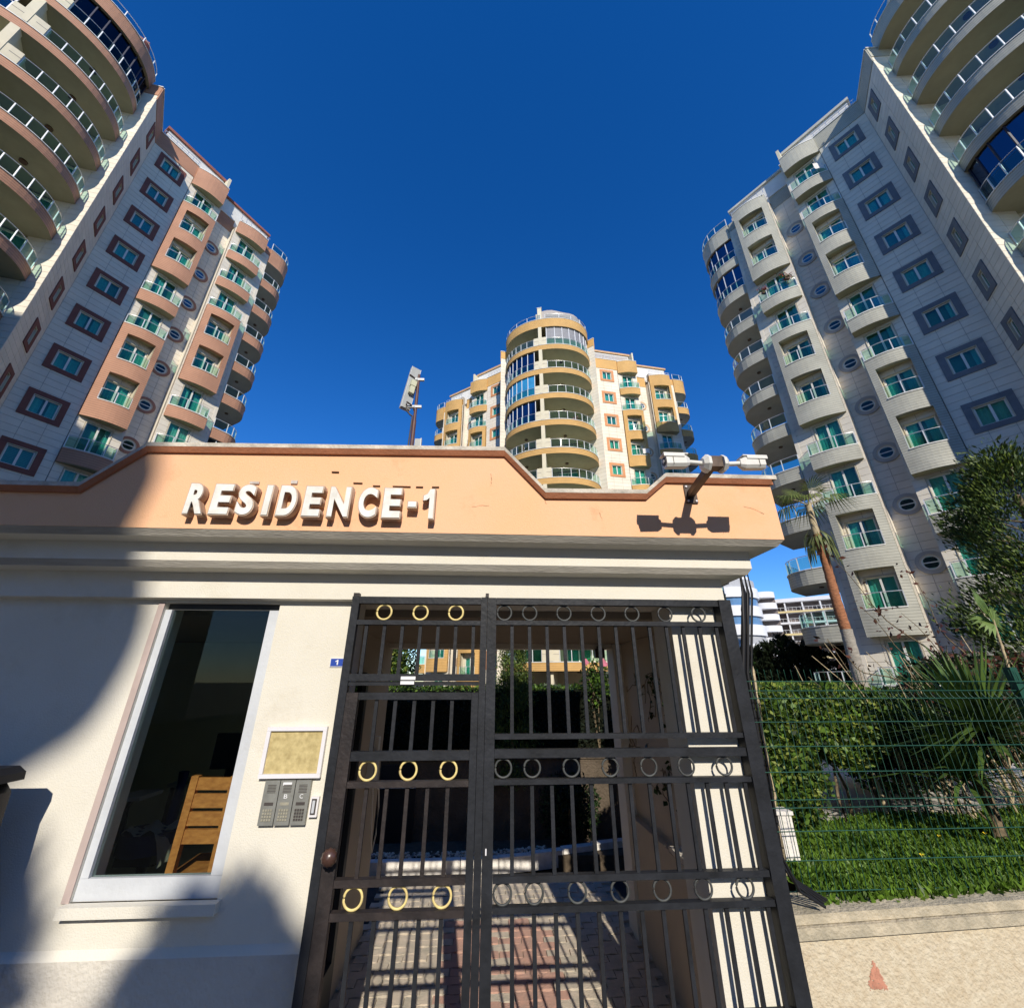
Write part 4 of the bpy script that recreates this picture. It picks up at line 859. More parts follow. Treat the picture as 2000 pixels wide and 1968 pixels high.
# ---------------------------------------------------------------- mesh fence
FG = mat('green_fence_wire', (.012, .07, .045), .45, .1, 9, spec=.5)
fe = thing('mesh_fence', 'green welded mesh fence standing on the street wall', 'fence', gw(4, .12, 1.07))
b = MB(); fy = .1
def wz(z): return fy+(.03*math.sin((z-1.95)/.1*math.pi) if 1.95 < z < 2.05 else 0)
nv = 160
for i in range(nv):
    x = 1.43+i*.0405; b.tube([(x, wz(z), z) for z in (1.075, 1.5, 1.95, 1.975, 2.0, 2.025, 2.05, 2.115)], .0019, FG, 4)
for z in (2.05, 2.0, 1.96, 1.84, 1.72, 1.6, 1.475, 1.44, 1.34, 1.22, 1.1): b.tube([(1.42, wz(z)-.004, z), (4.5, wz(z)-.004, z), (8, wz(z)-.004, z)], .0026, FG, 5)
b.build('wire_mesh', fe, MG, kind='stuff')
for x in (3.2, 5.6): link('post', _box('post', (x, .11, 1.075), (x+.045, .15, 2.13), FG), fe, MG)
# ================================================================ vegetation
def W3(x, y, z): return Vector((x, y, z))
nr_ = np.random.default_rng(11)
LG = leafmat('bright_hedge_leaf', (.12, .2, .025), (.05, .11, .015)); LD = leafmat('dark_hedge_leaf', (.028, .062, .015), (.012, .028, .008)); LY = leafmat('yellow_green_leaf', (.26, .3, .06), (.14, .18, .03))
BARK = mat('grey_brown_bark', (.2, .15, .09), .9, .3, 14, bump=.6, bscale=50, col2=(.1, .08, .05)); DRY = mat('pale_dry_stem', (.48, .39, .24), .9, .25, 18, bump=.5, bscale=50, col2=(.3, .24, .15))
def shell(n, c, r, p=4., thick=.16, zmin=None, squash=None):
    """points near the skin of a superellipsoid"""
    d = nr_.normal(size=(n, 3)); q = (np.abs(d)**p).sum(1)**(1/p); d /= q[:, None]
    P = d*(1-np.abs(nr_.normal(0, thick, n)))[:, None]*np.array(r)+np.array(c)
    P += (np.sin(P*7.3)+np.sin(P[:, [1, 2, 0]]*13.1))*.035*min(r)
    return P if zmin is None else P[P[:, 2] > zmin]
HCORE = mat('dark_hedge_core', (.012, .014, .008), .95, .3, 9, bump=.8, bscale=20, spec=.05)  # dark solid filler added so no bright background shows through the leaves
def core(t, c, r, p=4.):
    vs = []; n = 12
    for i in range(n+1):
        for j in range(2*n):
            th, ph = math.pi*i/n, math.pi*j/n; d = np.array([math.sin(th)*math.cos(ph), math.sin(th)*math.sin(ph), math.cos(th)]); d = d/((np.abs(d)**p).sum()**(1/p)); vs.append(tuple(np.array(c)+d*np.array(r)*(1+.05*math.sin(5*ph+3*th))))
    b = MB(); b.add(vs, [(i*2*n+j, i*2*n+(j+1) % (2*n), (i+1)*2*n+(j+1) % (2*n), (i+1)*2*n+j) for i in range(n) for j in range(2*n)], HCORE); return b.build('dark_core', t)
def plant(name, label, cat, loc, crown, stems=None, group=None, crown_name='foliage'):
    t = thing(name, label, cat, loc, group); M = WM[t.name]
    for k, me in enumerate(crown if isinstance(crown, list) else [crown]):
        o = link(crown_name, me, t); 
    if stems:
        o = link('stems', stems.mesh('stems'), t)
    return t
# big clipped hedge right of the gate
P = np.concatenate([shell(50000, (2.5, 4.1, 1.66), (.95, .5, .36), 5, .1), shell(9000, (2.15, 3.95, 1.45), (.62, .42, .5), 4, .2), shell(9000, (1.95, 3.75, 1.32), (.42, .3, .34), 3, .25)])
P = P[~((P[:, 0] > 2.3) & (P[:, 2] < 1.5+.1*np.sin(P[:, 0]*9)))]; P = P[~((P[:, 0] > 2.2) & (P[:, 2] < 1.3))]; P = P[P[:, 2] < 2.02-.28*np.clip((P[:, 0]-2.75)/.7, 0, 1)**2]
b = MB()
for i in range(9):
    x = 1.95+i*.17+rng.uniform(-.05, .05); y = 3.75+rng.uniform(-.1, .2); b.tube([(x, y, 1.05), (x+rng.uniform(-.05, .05), y, 1.25), (x+rng.uniform(-.09, .09), y+.05, 1.5)], .014, BARK, 6, r1=.008)
ch_ = plant('clipped_hedge', 'large rounded green hedge behind the mesh fence right of the gate', 'hedge', (2.4, 4.0, 1.05), leaves('foliage', P, .043, [LG, LG, LD, LY], .55, .4, 1), b)
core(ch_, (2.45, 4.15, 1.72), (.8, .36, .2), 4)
# second, darker hedge on stems
P = np.concatenate([shell(15000, (4.1, 4.9, 1.6), (.95, .45, .34), 4, .15), shell(2500, (3.4, 4.3, 1.45), (.45, .3, .3), 3, .3)])
b = MB()
for i in range(16):
    x = 2.75+i*.13+rng.uniform(-.04, .04); y = 3.85+rng.uniform(-.15, .3); b.tube([(x, y, 1.05), (x+rng.uniform(-.06, .06), y, 1.3), (x+rng.uniform(-.12, .12), y+.1, 1.75)], .016, DRY, 6, r1=.009)
dh_ = plant('dark_hedge', 'darker hedge on bare pale stems behind the yucca', 'hedge', (3.6, 4.4, 1.05), leaves('foliage', P, .055, [LD, LD, LG], .55, .3, 2), b)
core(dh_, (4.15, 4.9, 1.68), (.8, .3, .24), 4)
# grass bank
GRS = leafmat('lush_grass', (.15, .25, .025), (.06, .14, .015), .3, 4, .4)
n = 70000; X = nr_.uniform(1.5, 6.5, n); Yy = nr_.uniform(2.6, 3.75, n)+.06*(X-1.5); Z = 1.045+.028*(X-1.4)+.02*np.sin(X*5)*np.sin(Yy*7)
link('lawn_grass', leaves('grass', np.stack([X, Yy, Z], 1), .05, [GRS, GRS, LG], .3, 1.6, 3, fold=.6), None, None, kind='stuff', label='lush green grass and clover on the bank behind the fence')
YF = mat('yellow_flower', (.8, .6, .03), .6, .1, 9); b = MB()
for x, y in ((2.35, 2.98), (2.95, 3.3), (3.1, 3.35), (3.3, 3.5), (3.7, 3.4), (2.75, 3.3), (3.5, 3.6)):
    for a in range(5): b.add([(x, y, 1.13), (x+.014*math.cos(a*1.256), y+.014*math.sin(a*1.256), 1.14), (x+.014*math.cos(a*1.256+.8), y+.014*math.sin(a*1.256+.8), 1.14)], [(0, 1, 2)], YF)
b.build('yellow_flowers', None, None, kind='stuff', label='tiny yellow flowers in the grass bank')
# yucca
YC = leafmat('yucca_blade', (.09, .15, .03), (.04, .08, .018), .15, 3, .4)
yc_ = thing('yucca', 'spiky green yucca behind the fence among dead twigs', 'plant', (3.15, 3.3, 1.05)); b = MB()
b.tube([(3.15, 3.3, 1.0), (3.16, 3.32, 1.35), (3.17, 3.32, 1.68)], .05, BARK, 8, r1=.035); b.build('trunk', yc_)
for head, n in (((3.17, 3.15, 1.72), 260), ((3.0, 3.25, 1.45), 90)):
    b = MB()
    for i in range(n):
        a = rng.random()*6.283; e = rng.uniform(-.35, 1.35); L_ = rng.uniform(.4, .72); d = Vector((math.cos(a)*math.cos(e), math.sin(a)*math.cos(e), math.sin(e))); s_ = d.cross(Vector((0, 0, 1))).normalized()*.014
        p = Vector(head); m1 = p+d*L_*.5+Vector((0, 0, .02)); t_ = p+d*L_-Vector((0, 0, .05*math.cos(e)))
        b.add([p-s_*.7, p+s_*.7, m1+s_, m1-s_, t_], [(0, 1, 2, 3), (3, 2, 4)], YC)
    b.build('leaf_rosette', yc_)
# conifer at the right edge
CF = leafmat('conifer_dark', (.06, .1, .02), (.02, .045, .012), .12, 5, .4); CFY = leafmat('conifer_yellow_green_tip', (.14, .19, .03), (.07, .11, .02), .15, 5, .35)  # yellow-green tips are the conifer's own leaf colour
pts = []; dirs = []
b = MB(); b.tube([(5.75, 4.3, 1.0), (5.75, 4.32, 2.5), (5.75, 4.32, 4.0)], .09, BARK, 8, r1=.03)
for i in range(215):
    z = 1.7+rng.random()**.8*2.75; rr = .95*(.8+.3*math.sin(z*5.3))*(1-((z-1.6)/3.1)**1.8)*rng.uniform(.55, 1.05)+.08; a = rng.random()*6.283
    c = np.array([5.75+rr*math.cos(a), 4.35+rr*math.sin(a), z]); k = 120; q = nr_.normal(size=(k, 3))*np.array([.07, .07, .1])+c; pts.append(q)
    dd = np.tile(np.array([math.cos(a)*.8, math.sin(a)*.8, .9]), (k, 1)); dirs.append(dd)
    if i % 5 == 0: b.tube([(5.75, 4.32, z-.25), tuple(c)], .012, BARK, 5, r1=.005)
plant('bushy_conifer', 'bushy dark conifer with yellow-green tips at the right edge', 'tree', (5.75, 4.32, 1.05), leaves('foliage', np.concatenate(pts), .06, [CF, CF, CFY], .28, .5, 4, dirs=np.concatenate(dirs)), b)
# red-brown shrub with bare runners
RL = leafmat('withered_red_leaf', (.14, .05, .03), (.06, .025, .02), .2, 6, .5); RL2 = leafmat('dark_shrub_leaf', (.035, .06, .016), (.02, .03, .012), .15, 6, .4)
P = np.concatenate([shell(5200, (4.15, 3.95, 2.0), (.7, .35, .3), 2.5, .35), shell(3000, (3.75, 3.8, 1.8), (.35, .3, .25), 2.2, .4), shell(3600, (4.7, 3.95, 1.75), (.6, .4, .6), 2.2, .5)])
b = MB(); runs = []
for i in range(46):
    x = rng.uniform(3.3, 4.9); y = rng.uniform(3.6, 4.1); p = [Vector((x, y, 1.05))]
    dx = rng.uniform(-.18, .12)
    for k in range(5): p.append(p[-1]+Vector((dx+rng.uniform(-.1, .1), rng.uniform(-.06, .06), rng.uniform(.18, .3))))
    b.tube(p, .008, rng.choice([BARK, DRY]), 5, r1=.003)
tw_pts = []
for sx, sy, ex, ez in ((3.95, 3.9, 3.05, 3.15), (3.85, 3.9, 3.2, 2.65), (4.1, 3.9, 3.75, 3.0), (3.4, 3.8, 2.72, 2.35), (4.3, 3.95, 3.6, 2.6)):
    p = [Vector((sx+(ex-sx)*t+.04*math.sin(t*9), sy, 1.9+(ez-1.9)*t+.05*math.sin(t*7))) for t in [i/9 for i in range(10)]]
    b.tube(p, .008, RL2 if False else BARK, 5, r1=.002)
    for q_ in p[4:]:
        for _ in range(5 if ez > 2.5 else 4): tw_pts.append([q_.x+rng.gauss(0, .05), q_.y+rng.gauss(0, .03), q_.z+rng.gauss(0, .05)])
plant('withered_shrub', 'tangled shrub with withered red-brown leaves and bare runners under the conifer', 'shrub', (3.8, 3.9, 1.05), [leaves('foliage', P, .05, [RL, RL2, RL2], .6, 0, 5), leaves('foliage', np.array(tw_pts), .048, [RL], .5, -.3, 6)], b)
# small palm seedling
sp_ = thing('young_palm', 'small light green fan palm in front of the grey tower', 'palm', (3.72, 3.55, 1.05)); b = MB(); PLM = leafmat('light_palm_blade', (.2, .29, .08), (.1, .17, .04), .35, 5, .25)
b.tube([(3.72, 3.45, 1.05), (3.75, 3.4, 1.9), (3.8, 3.38, 2.5)], .016, DRY, 6, r1=.008); b.build('stem', sp_); b = MB()
def fan(b, o, up_, side, L_, n, spread, m, droop=.0, wd=.018):
    o = Vector(o); up_ = Vector(up_).normalized(); side = Vector(side).normalized()
    for i in range(n):
        a = -spread/2+spread*i/(n-1); d = (up_*math.cos(a)+side*math.sin(a)); l = L_*(1-.25*abs(a)/spread*2)*rng.uniform(.85, 1.05); s_ = d.cross(up_.cross(side)).normalized()*wd
        m1 = o+d*l*.55; t_ = o+d*l+Vector((0, 0, -droop*l)); b.add([o, m1+s_, t_, m1-s_], [(0, 1, 2, 3)], m)
fan(b, (3.8, 3.38, 2.48), (-.25, 0, 1), (1, .3, .1), .3, 9, .6, PLM, 0, .015); fan(b, (3.8, 3.38, 2.46), (.3, .1, .6), (1, .6, -.6), .22, 12, 2.4, PLM, .3, .014); fan(b, (3.8, 3.38, 2.46), (-.7, .1, .3), (.3, .6, 1), .2, 10, 2.0, PLM, .3, .014); b.build('frond', sp_)
# tall washingtonia
pa = rad(37.7); pd_ = 12.; px, py = pd_*math.sin(pa), pd_*math.cos(pa)
tp = thing('fan_palm', 'tall slender fan palm with reddish trunk and grey foot beside the grey tower', 'palm', (px, py, 1.05))
TR = mat('red_brown_palm_trunk', (.36, .15, .07), .85, .3, 12, bump=.8, bscale=20, stretch=(1, 1, 3), col2=(.2, .09, .045)); TG = mat('grey_palm_trunk', (.34, .31, .26), .9, .2, 12, bump=.6, bscale=20, stretch=(1, 1, 3))
b = MB(); zs = [1.0+i*.13 for i in range(15)]; b.tube([(px, py, z) for z in zs], [.22+.008*(i % 2) for i in range(15)], TG, 14, r1=None) if False else None
def trunk(z0, z1, ra, rb, m, name):
    q = MB(); n = int((z1-z0)/.1); pts = [(px+.01*math.sin(z0+i*.3), py, z0+(z1-z0)*i/n) for i in range(n+1)]; vs = []
    K = 14
    for i, p in enumerate(pts):
        r_ = ra+(rb-ra)*i/n+(.007 if i % 2 else 0)+rng.uniform(-.003, .003)
        for k in range(K): vs.append((p[0]+r_*math.cos(k*2*math.pi/K), p[1]+r_*math.sin(k*2*math.pi/K), p[2]))
    q.add(vs, [(i*K+k, i*K+(k+1) % K, (i+1)*K+(k+1) % K, (i+1)*K+k) for i in range(n) for k in range(K)], m, True); q.build(name, tp)
trunk(1.0, 3.1, .13, .112, TG, 'trunk_foot'); trunk(3.1, 5.3, .106, .08, TR, 'trunk'); trunk(5.3, 6.1, .075, .065, DRY, 'crown_shaft')
PG = leafmat('palm_blade_green', (.17, .2, .05), (.07, .11, .025), .3, 4, .3); PGD = leafmat('hanging_palm_blade', (.2, .23, .08), (.1, .12, .04), .3, 4, .3)
for i in range(10):
    a = i*2.4; e = rng.uniform(-.35, 1.2); d = Vector((math.cos(a)*math.cos(e), math.sin(a)*math.cos(e), math.sin(e))); base = Vector((px, py, 6.05)); tip = base+d*rng.uniform(.3, .5)
    b = MB(); b.tube([base, base+d*.2+Vector((0, 0, .03)), tip], .014, DRY, 5, r1=.007); sd = d.cross(Vector((0, 0, 1))).normalized()
    fan(b, tip, d+Vector((0, 0, -.2)), sd, .6, 18, 3.2, PG, .65*(1.25-e), .016); b.build('frond', tp)
b = MB()
for i in range(60):
    a = rng.random()*6.283; p = Vector((px+.12*math.cos(a), py+.12*math.sin(a), rng.uniform(5.1, 5.5))); q_ = p+Vector((.22*math.cos(a), .22*math.sin(a), -rng.uniform(.45, .75))); s_ = Vector((-math.sin(a), math.cos(a), 0))*.03
    b.add([p, (p+q_)/2+s_+Vector((.06*math.cos(a), .06*math.sin(a), .05)), q_, (p+q_)/2-s_+Vector((.06*math.cos(a), .06*math.sin(a), .05))], [(0, 1, 2, 3)], PGD)
b.build('hanging_skirt', tp)
# dark spiky conifers far behind the hedge
BK = leafmat('shaded_araucaria_needle', (.02, .03, .012), (.01, .016, .008), .05, 4, .3)
for i, (azd, tt) in enumerate([(24.2, .05), (25.9, .055), (27.4, .058), (28.9, .062), (30.3, .07), (31.7, .08), (33.1, .068), (34.4, .066), (36.6, .082), (38.2, .07)]):
    d_ = 31; cx, cy = d_*math.sin(rad(azd)), d_*math.cos(rad(azd)); zt = 2.05+tt*d_; pts, drs = [], []
    b = MB(); b.tube([(cx, cy, 1), (cx, cy, zt-.1)], .1, BARK, 6, r1=.03)
    for j in range(120):
        z = 1.05+(zt-1.1)*rng.random(); rr = 1.15*(1-(z-1.05)/(zt-1.0))**.5*rng.uniform(.4, 1)+.05; a = rng.random()*6.283; k = 40
        t01 = nr_.random(k)[:, None]; c0 = np.array([cx, cy, z-.25]); c1 = np.array([cx+rr*math.cos(a), cy+rr*math.sin(a), z+.1]); pts.append(c0+(c1-c0)*t01+nr_.normal(size=(k, 3))*.04); drs.append(np.tile([math.cos(a), math.sin(a), .8], (k, 1)))
    plant('dark_conifer', ['dark spiky conifer nearest the gatehouse corner, below the white round tower', 'second dark conifer from the gatehouse corner', 'dark conifer in front of the foot of the white round tower', 'dark conifer where the round tower meets the white balcony block', 'dark conifer below the white balcony block', 'tallest dark conifer in the row left of the palm', 'dark conifer left of the palm below the cream banded block', 'dark conifer whose top shows just left of the lowest round balconies', 'dark conifer seen behind the palm trunk', 'dark conifer at the right end of the row beside the grey tower'][i], 'tree', (cx, cy, 1.05), leaves('foliage', np.concatenate(pts), .28, [BK], .22, .5, 20+i, dirs=np.concatenate(drs)), b, 'dark conifers beyond the hedge')
# behind the passage: dark hedge, conifer, laurel, roses
PHL = leafmat('shade_black_hedge_leaf', (.008, .015, .005), (.004, .008, .003), .02, 3, .3, rough=.8)  # leaf colour blackened to stand for shade behind the passage
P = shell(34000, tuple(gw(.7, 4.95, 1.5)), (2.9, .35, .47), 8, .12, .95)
ph_ = plant('passage_hedge', 'long dark hedge on top of the garden wall behind the passage', 'hedge', gw(.2, 4.95, 1.05), [leaves('foliage', P[P[:, 2] < 1.9], .05, [PHL], .5, .3, 31), leaves('foliage', P[P[:, 2] >= 1.9], .05, [LD, LG], .5, .3, 32)])  # top band gets lighter leaf colours to stand for its sunlit part
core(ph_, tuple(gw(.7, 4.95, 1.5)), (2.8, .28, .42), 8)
P = shell(12000, (2.35, 5.9, 1.7), (.75, .4, .85), 5, .12, 1.0)
plant('added_shade_hedge', 'added tall hedge shading the garden wall behind the gatehouse, mostly hidden by its right pillar', 'hedge', (2.35, 5.9, 1.05), leaves('foliage', P, .06, [LD, PHL], .5, .3, 38))  # added hedge that keeps sun off the garden wall
cP = gw(.42, 4.75, 0); pts = []
for i in range(260):
    z = .7+2.15*rng.random(); rr = .36*(1-((z-.7)/2.4)**2.5)*rng.uniform(.5, 1); a = rng.random()*6.283; pts.append(nr_.normal(size=(60, 3))*.045+np.array([cP.x+rr*math.cos(a), cP.y+rr*math.sin(a)-.15, z]))
b = MB(); b.tube([(cP.x, cP.y-.15, .1), (cP.x, cP.y-.15, 2.6)], .04, BARK, 6, r1=.015)
plant('column_conifer', 'dense columnar conifer standing up through the hedge behind the passage', 'tree', (cP.x, cP.y, .1), leaves('foliage', np.concatenate(pts), .05, [CF, CFY], .25, 1.2, 33), b)
lp = gw(-1.7, 5.6, 0); P = shell(4200, (lp.x, lp.y, 2.3), (.5, .4, .55), 2.2, .5); b = MB(); b.tube([(lp.x, lp.y, 1.05), (lp.x, lp.y, 2.4)], .03, BARK, 6, r1=.01)
plant('laurel_bush', 'glossy laurel bush left of the passage opening, over the hedge', 'bush', (lp.x, lp.y, 1.05), leaves('foliage', P, .075, [LD, LG, LY], .45, .2, 35), b)
RO = mat('pink_rose_petal', (.75, .25, .35), .6, .15, 15)
rp = gw(1.72, 4.6, 0); P = np.concatenate([shell(900, (rp.x+.05, rp.y, 2.05), (.28, .2, .35), 2.2, .5)]); b = MB()
for k in range(4): b.tube([(rp.x, rp.y, 1.05), (rp.x+rng.uniform(-.1, .1), rp.y, 1.7), (rp.x+rng.uniform(-.2, .2), rp.y, 2.4)], .008, BARK, 5, r1=.004)
ro = plant('rose_bush', 'rose bush with pink blooms at the right of the passage opening', 'bush', (rp.x, rp.y, 1.05), leaves('foliage', P, .06, [LG, LD], .6, 0, 36), b)
for fx, fz_ in ((-.16, 2.33), (.1, 2.35), (.14, 2.3)):
    b = MB()
    for k in range(14):
        a = k*2.4; r_ = .008+.0022*k; c_ = Vector((rp.x+fx+r_*math.cos(a), rp.y-.15, fz_+r_*math.sin(a))); b.add([c_+Vector((-.018, 0, -.014)), c_+Vector((.018, -.012, -.014)), c_+Vector((.014, -.02, .018)), c_+Vector((-.014, 0, .02))], [(0, 1, 2, 3)], RO)
    b.build('rose_bloom', ro)
P = shell(2600, tuple(gw(1.15, 4.2, .5)), (.42, .16, .42), 2.2, .3, .02)
b = MB(); q_ = gw(1.15, 4.2, 0); b.tube([(q_.x, q_.y, 0), (q_.x, q_.y, .5)], .02, BARK, 6)
plant('low_bush', 'low dark bush behind the kerb at the right of the passage', 'bush', gw(1.15, 4.2, 0), leaves('foliage', P, .05, [LD, PHL], .5, .3, 39), b)
# vine on the passage side wall
b = MB(); vp = []
for k in range(9):
    x, y, z = 1.415, rng.uniform(1.2, 2.2), rng.uniform(1.2, 2.2); p = [gw(x, y, z)]
    for j in range(12): y += rng.uniform(-.12, .08); z += rng.uniform(-.09, .1); y = max(.95, min(2.35, y)); z = max(.98, min(2.4, z)); p.append(gw(x-.012, y, z)); vp.append(list(gw(x-.02, y, z))) if y < 1.6 else None
    b.tube(p, .0035, BARK, 4)
for k in range(1700): vp.append(list(gw(1.47+rng.uniform(-.04, .09), .3+.9*rng.random(), .95+1.45*rng.random())))
plant('climbing_vine', 'thin dry vine straggling over the passage side opening', 'vine', gw(1.4, 1.2, 1.0), leaves('foliage', np.array(vp), .045, [LD, RL2], .7, -.3, 37), b)
# cables and conduit on the right corner
cb = thing('cable_bundle', 'black conduit and cables hanging down the right corner of the gatehouse', 'cables', gw(1.45, .1, 1.1)); b = MB()
for dx, r_ in ((0, .012), (.03, .008), (.055, .006)): b.tube([gw(1.74+dx, .3, 2.85), gw(1.74+dx, .3, 2.6), gw(1.68+dx, .3, 2.35), gw(1.62+dx, .3, 2.1), gw(1.6+dx, .3, 1.6), gw(1.56+dx, .28, 1.1)], r_*1.3, BLK, 6)
b.tube([gw(1.44, .02, 2.2), gw(1.42, .0, 1.8), gw(1.44, .0, 1.3), gw(1.5, -.01, 1.14), gw(1.6, -.02, 1.085)], .007, BLK, 6)
for k in range(4): b.tube([gw(1.42, .04, 1.3), gw(1.5+k*.01, .02+k*.01, 1.16), gw(1.6+k*.02, .0+k*.015, 1.085)], .005, BLK, 5)
b.build('cables', cb)
dv = thing('dry_vine_stem', 'pale twisted dry stem climbing beside the cables at the gatehouse corner', 'vine', gw(1.5, .15, 1.07)); b = MB()
b.tube([gw(1.63+.006*i+.014*math.sin(i*1.3), .32+.012*math.cos(i*1.1), 1.07+i*.095) for i in range(17)], .013, DRY, 7, r1=.007); b.tube([gw(1.63+.006*i+.018*math.cos(i*1.5), .32+.012*math.sin(i*1.1), 1.07+i*.095) for i in range(17)], .008, DRY, 6, r1=.004); b.build('stem', dv)
# ================================================================ far buildings
WB = mat('white_far_render', (.75, .76, .78), .8, .04, .3); BG_ = glass('blue_far_glass', (.05, .15, .4), .6, .05, (.6, .8, 1)); BGM = mat('blue_far_glazing', (.12, .25, .45), .2, .1, .5, spec=.8); YB = mat('cream_far_band', (.7, .58, .3), .8, .05, .3); SHD = mat('far_loggia_back', (.2, .17, .16), .8, .1, .5)
def pol(azd, d): return Vector((d*math.sin(rad(azd)), d*math.cos(rad(azd))))
c0 = pol(26.6, 76); tA = thing('white_round_tower', 'white curved tower with blue glazed bands far behind, left of the palm', 'apartment building', (c0.x, c0.y, 0))
R0 = 5.2
for k in range(6):
    z = k*2.75; b = MB(); circ = lambda r: [(c0.x+r*math.cos(a), c0.y+r*math.sin(a)) for a in [i*2*math.pi/36 for i in range(36)]]
    b.prism(circ(R0), z, z+1.5, WB, True); b.build('floor_band', tA); b = MB(); b.prism(circ(R0-.3), z+1.502, z+2.748, BGM if k in (3, 4) else mat('white_far_recess', (.42, .43, .45), .8, .1, .5)); b.build('glazing', tA)
b = MB(); b.prism(circ(R0-.8), 16.5, 17.2, WB, True); b.build('roof', tA)
c1_ = pol(30.9, 80); tB = thing('white_balcony_block', 'white block stacked with curved white balconies far behind the palm', 'apartment building', (c1_.x, c1_.y, 0)); b = MB()
dx_, dy_ = Vector((math.cos(rad(30.9)), -math.sin(rad(30.9)))), Vector((math.sin(rad(30.9)), math.cos(rad(30.9)))); MBk = frame(c1_, dx_, dy_)
b.box((-2.2, 0, 0), (1.6, 8, 15.2), SHD); b.build('wall', tB, MBk)
for k in range(9):
    b = MB(); b.prism([(1.9*math.cos(a)-.2, -.2-1.8*math.sin(a)) for a in [i*math.pi/14 for i in range(15)]], k*1.75+.4, k*1.75+1.3, WB, True); b.build('balcony', tB, MBk)
c2_2 = pol(34.2, 84); tC = thing('cream_banded_block', 'long white and cream balcony block far behind the palm', 'apartment building', (c2_2.x, c2_2.y, 0)); MC2 = frame(c2_2, dx_, dy_)
b = MB(); b.box((-4.6, 1.2, 0), (5.5, 9, 14.2), SHD); b.box((-4.8, -.1, 14.202), (5.6, 9, 14.8), WB); b.build('wall', tC, MC2)
for k in range(8):
    z = k*1.78; b = MB(); b.box((-4.6, 0, z), (5.5, 1.19, z+.3), WB); b.box((-4.62, -.06, z+.02), (5.52, -.005, z+.32), YB if k % 2 else WB); b.build('balcony', tC, MC2)
    b = MB()
    for i in range(5): b.box((-4.5+i*2.45, .05, z+.302), (-4.3+i*2.45, 1.18, z+1.77), WB)
    b.build('partition', tC, MC2); b = MB()
    for i in range(18): b.box((-4.4+i*.56, .0, z+.33), (-4.36+i*.56, .03, z+.85), ALU)
    b.box((-4.5, -.0, z+.85), (5.4, .03, z+.9), ALU); b.build('railing', tC, MC2)
# ================================================================ behind the viewer: unseen blockers placed for shade
def cast(x, z, d, off=0.):   # point on the front wall carried towards the sun
    p = gw(x, -off, z)+sv*d; return p
nbm = mat('neighbour_render', (.55, .5, .43), .85, .05, 1)
edge = [(-4.2, 1.3, 0), (-3.2, 1.42, 0), (-2.6, 1.6, 0), (-2.317, 1.717, 0), (-2.206, 1.794, 0), (-2.092, 1.874, 0), (-1.935, 1.993, 0), (-1.86, 2.12, 0), (-1.842, 2.28, 0), (-1.86, 2.45, 0), (-1.868, 2.75, .287), (-1.833, 2.99, .287), (-1.826, 3.12, .287), (-1.88, 3.26, .287), (-1.9, 3.5, .287)]
YS = -13.0
def cast2(x, z, off): p = gw(x, -off, z); return p+sv*((YS-p.y)/sv.y)
E3 = [cast2(x, z, o) for x, z, o in edge]
nbt = thing('neighbouring_tower', 'tall apartment tower across the street, out of frame, with an added wing shaped to shade the gatehouse', 'apartment building', (-20, -14, 0))
prof2 = [(-44, E3[0].z-3), (-12, E3[0].z-2.2)]+[(p.x, p.z) for p in E3]+[(E3[-1].x+.2, 35.6), (-44, 35.6)]
b = MB(); xz(b, prof2, YS-.35, YS, nbm); b.build('shade_cut_wing', nbt)  # added wing, outline cut so its shadow meets the gatehouse shade edge
b = MB(); b.box((-44, -24, 0), (-16, YS-.36, 35.3), nbm); b.box((-15.9, -24, E3[-1].z+14), (E3[-1].x-3, YS-.36, 35.4), nbm); b.build('wall', nbt)
for (x0_, x1_, y1_, h_, lab) in ((-14, 14, -34, 17, 'broad added block across the street cutting low sky light, out of frame behind the viewer'), (16, 60, -30, 22, 'long added block cutting low sky light, out of frame behind the viewer to the right'), (-70, -46, -6, 24, 'added block cutting low sky light, out of frame far to the left'), (44, 70, -26, 26, 'added block cutting low sky light, out of frame far to the right')):  # unseen blocks added to cut low sky light on shaded walls
    t = thing('added_sky_blocker', lab, 'apartment building', ((x0_+x1_)/2, y1_-5, 0)); b = MB(); b.box((x0_, y1_-12, 0), (x1_, y1_, h_), nbm); b.build('wall', t)
    b = MB()
    for k in range(int(h_/3)): b.box((x0_+.5, y1_+.01, k*3+1), (x1_-.5, y1_+.9, k*3+1.9), WB); b.box((x0_+1, y1_+.005, k*3+1.95), (x1_-1, y1_+.02, k*3+3.2), SHD)
    b.build('balcony_band', t)
for sx, sz, dd, rx, rz, hh in ((-1.12, .62, 13, .42, .5, 40), (-2.3, .8, 16, .42, .55, 41)):  # unseen trees added to cast soft shade low on the wall
    c = cast(sx, sz, dd); P = shell(3800, tuple(c), (rx, .5, rz), 2.2, .3)
    b = MB(); b.tube([(c.x, c.y, -.05), (c.x+.05, c.y, c.z*.5), (c.x, c.y, c.z)], .035, BARK, 6, r1=.02)
    plant('added_shade_tree', 'slender added shade tree out of frame, '+('right one of two' if sx > -2 else 'left one of two'), 'tree', (c.x, c.y, 0), leaves('foliage', P, .11, [LG, LD], .6, .1, hh), b, 'added shade trees out of frame')
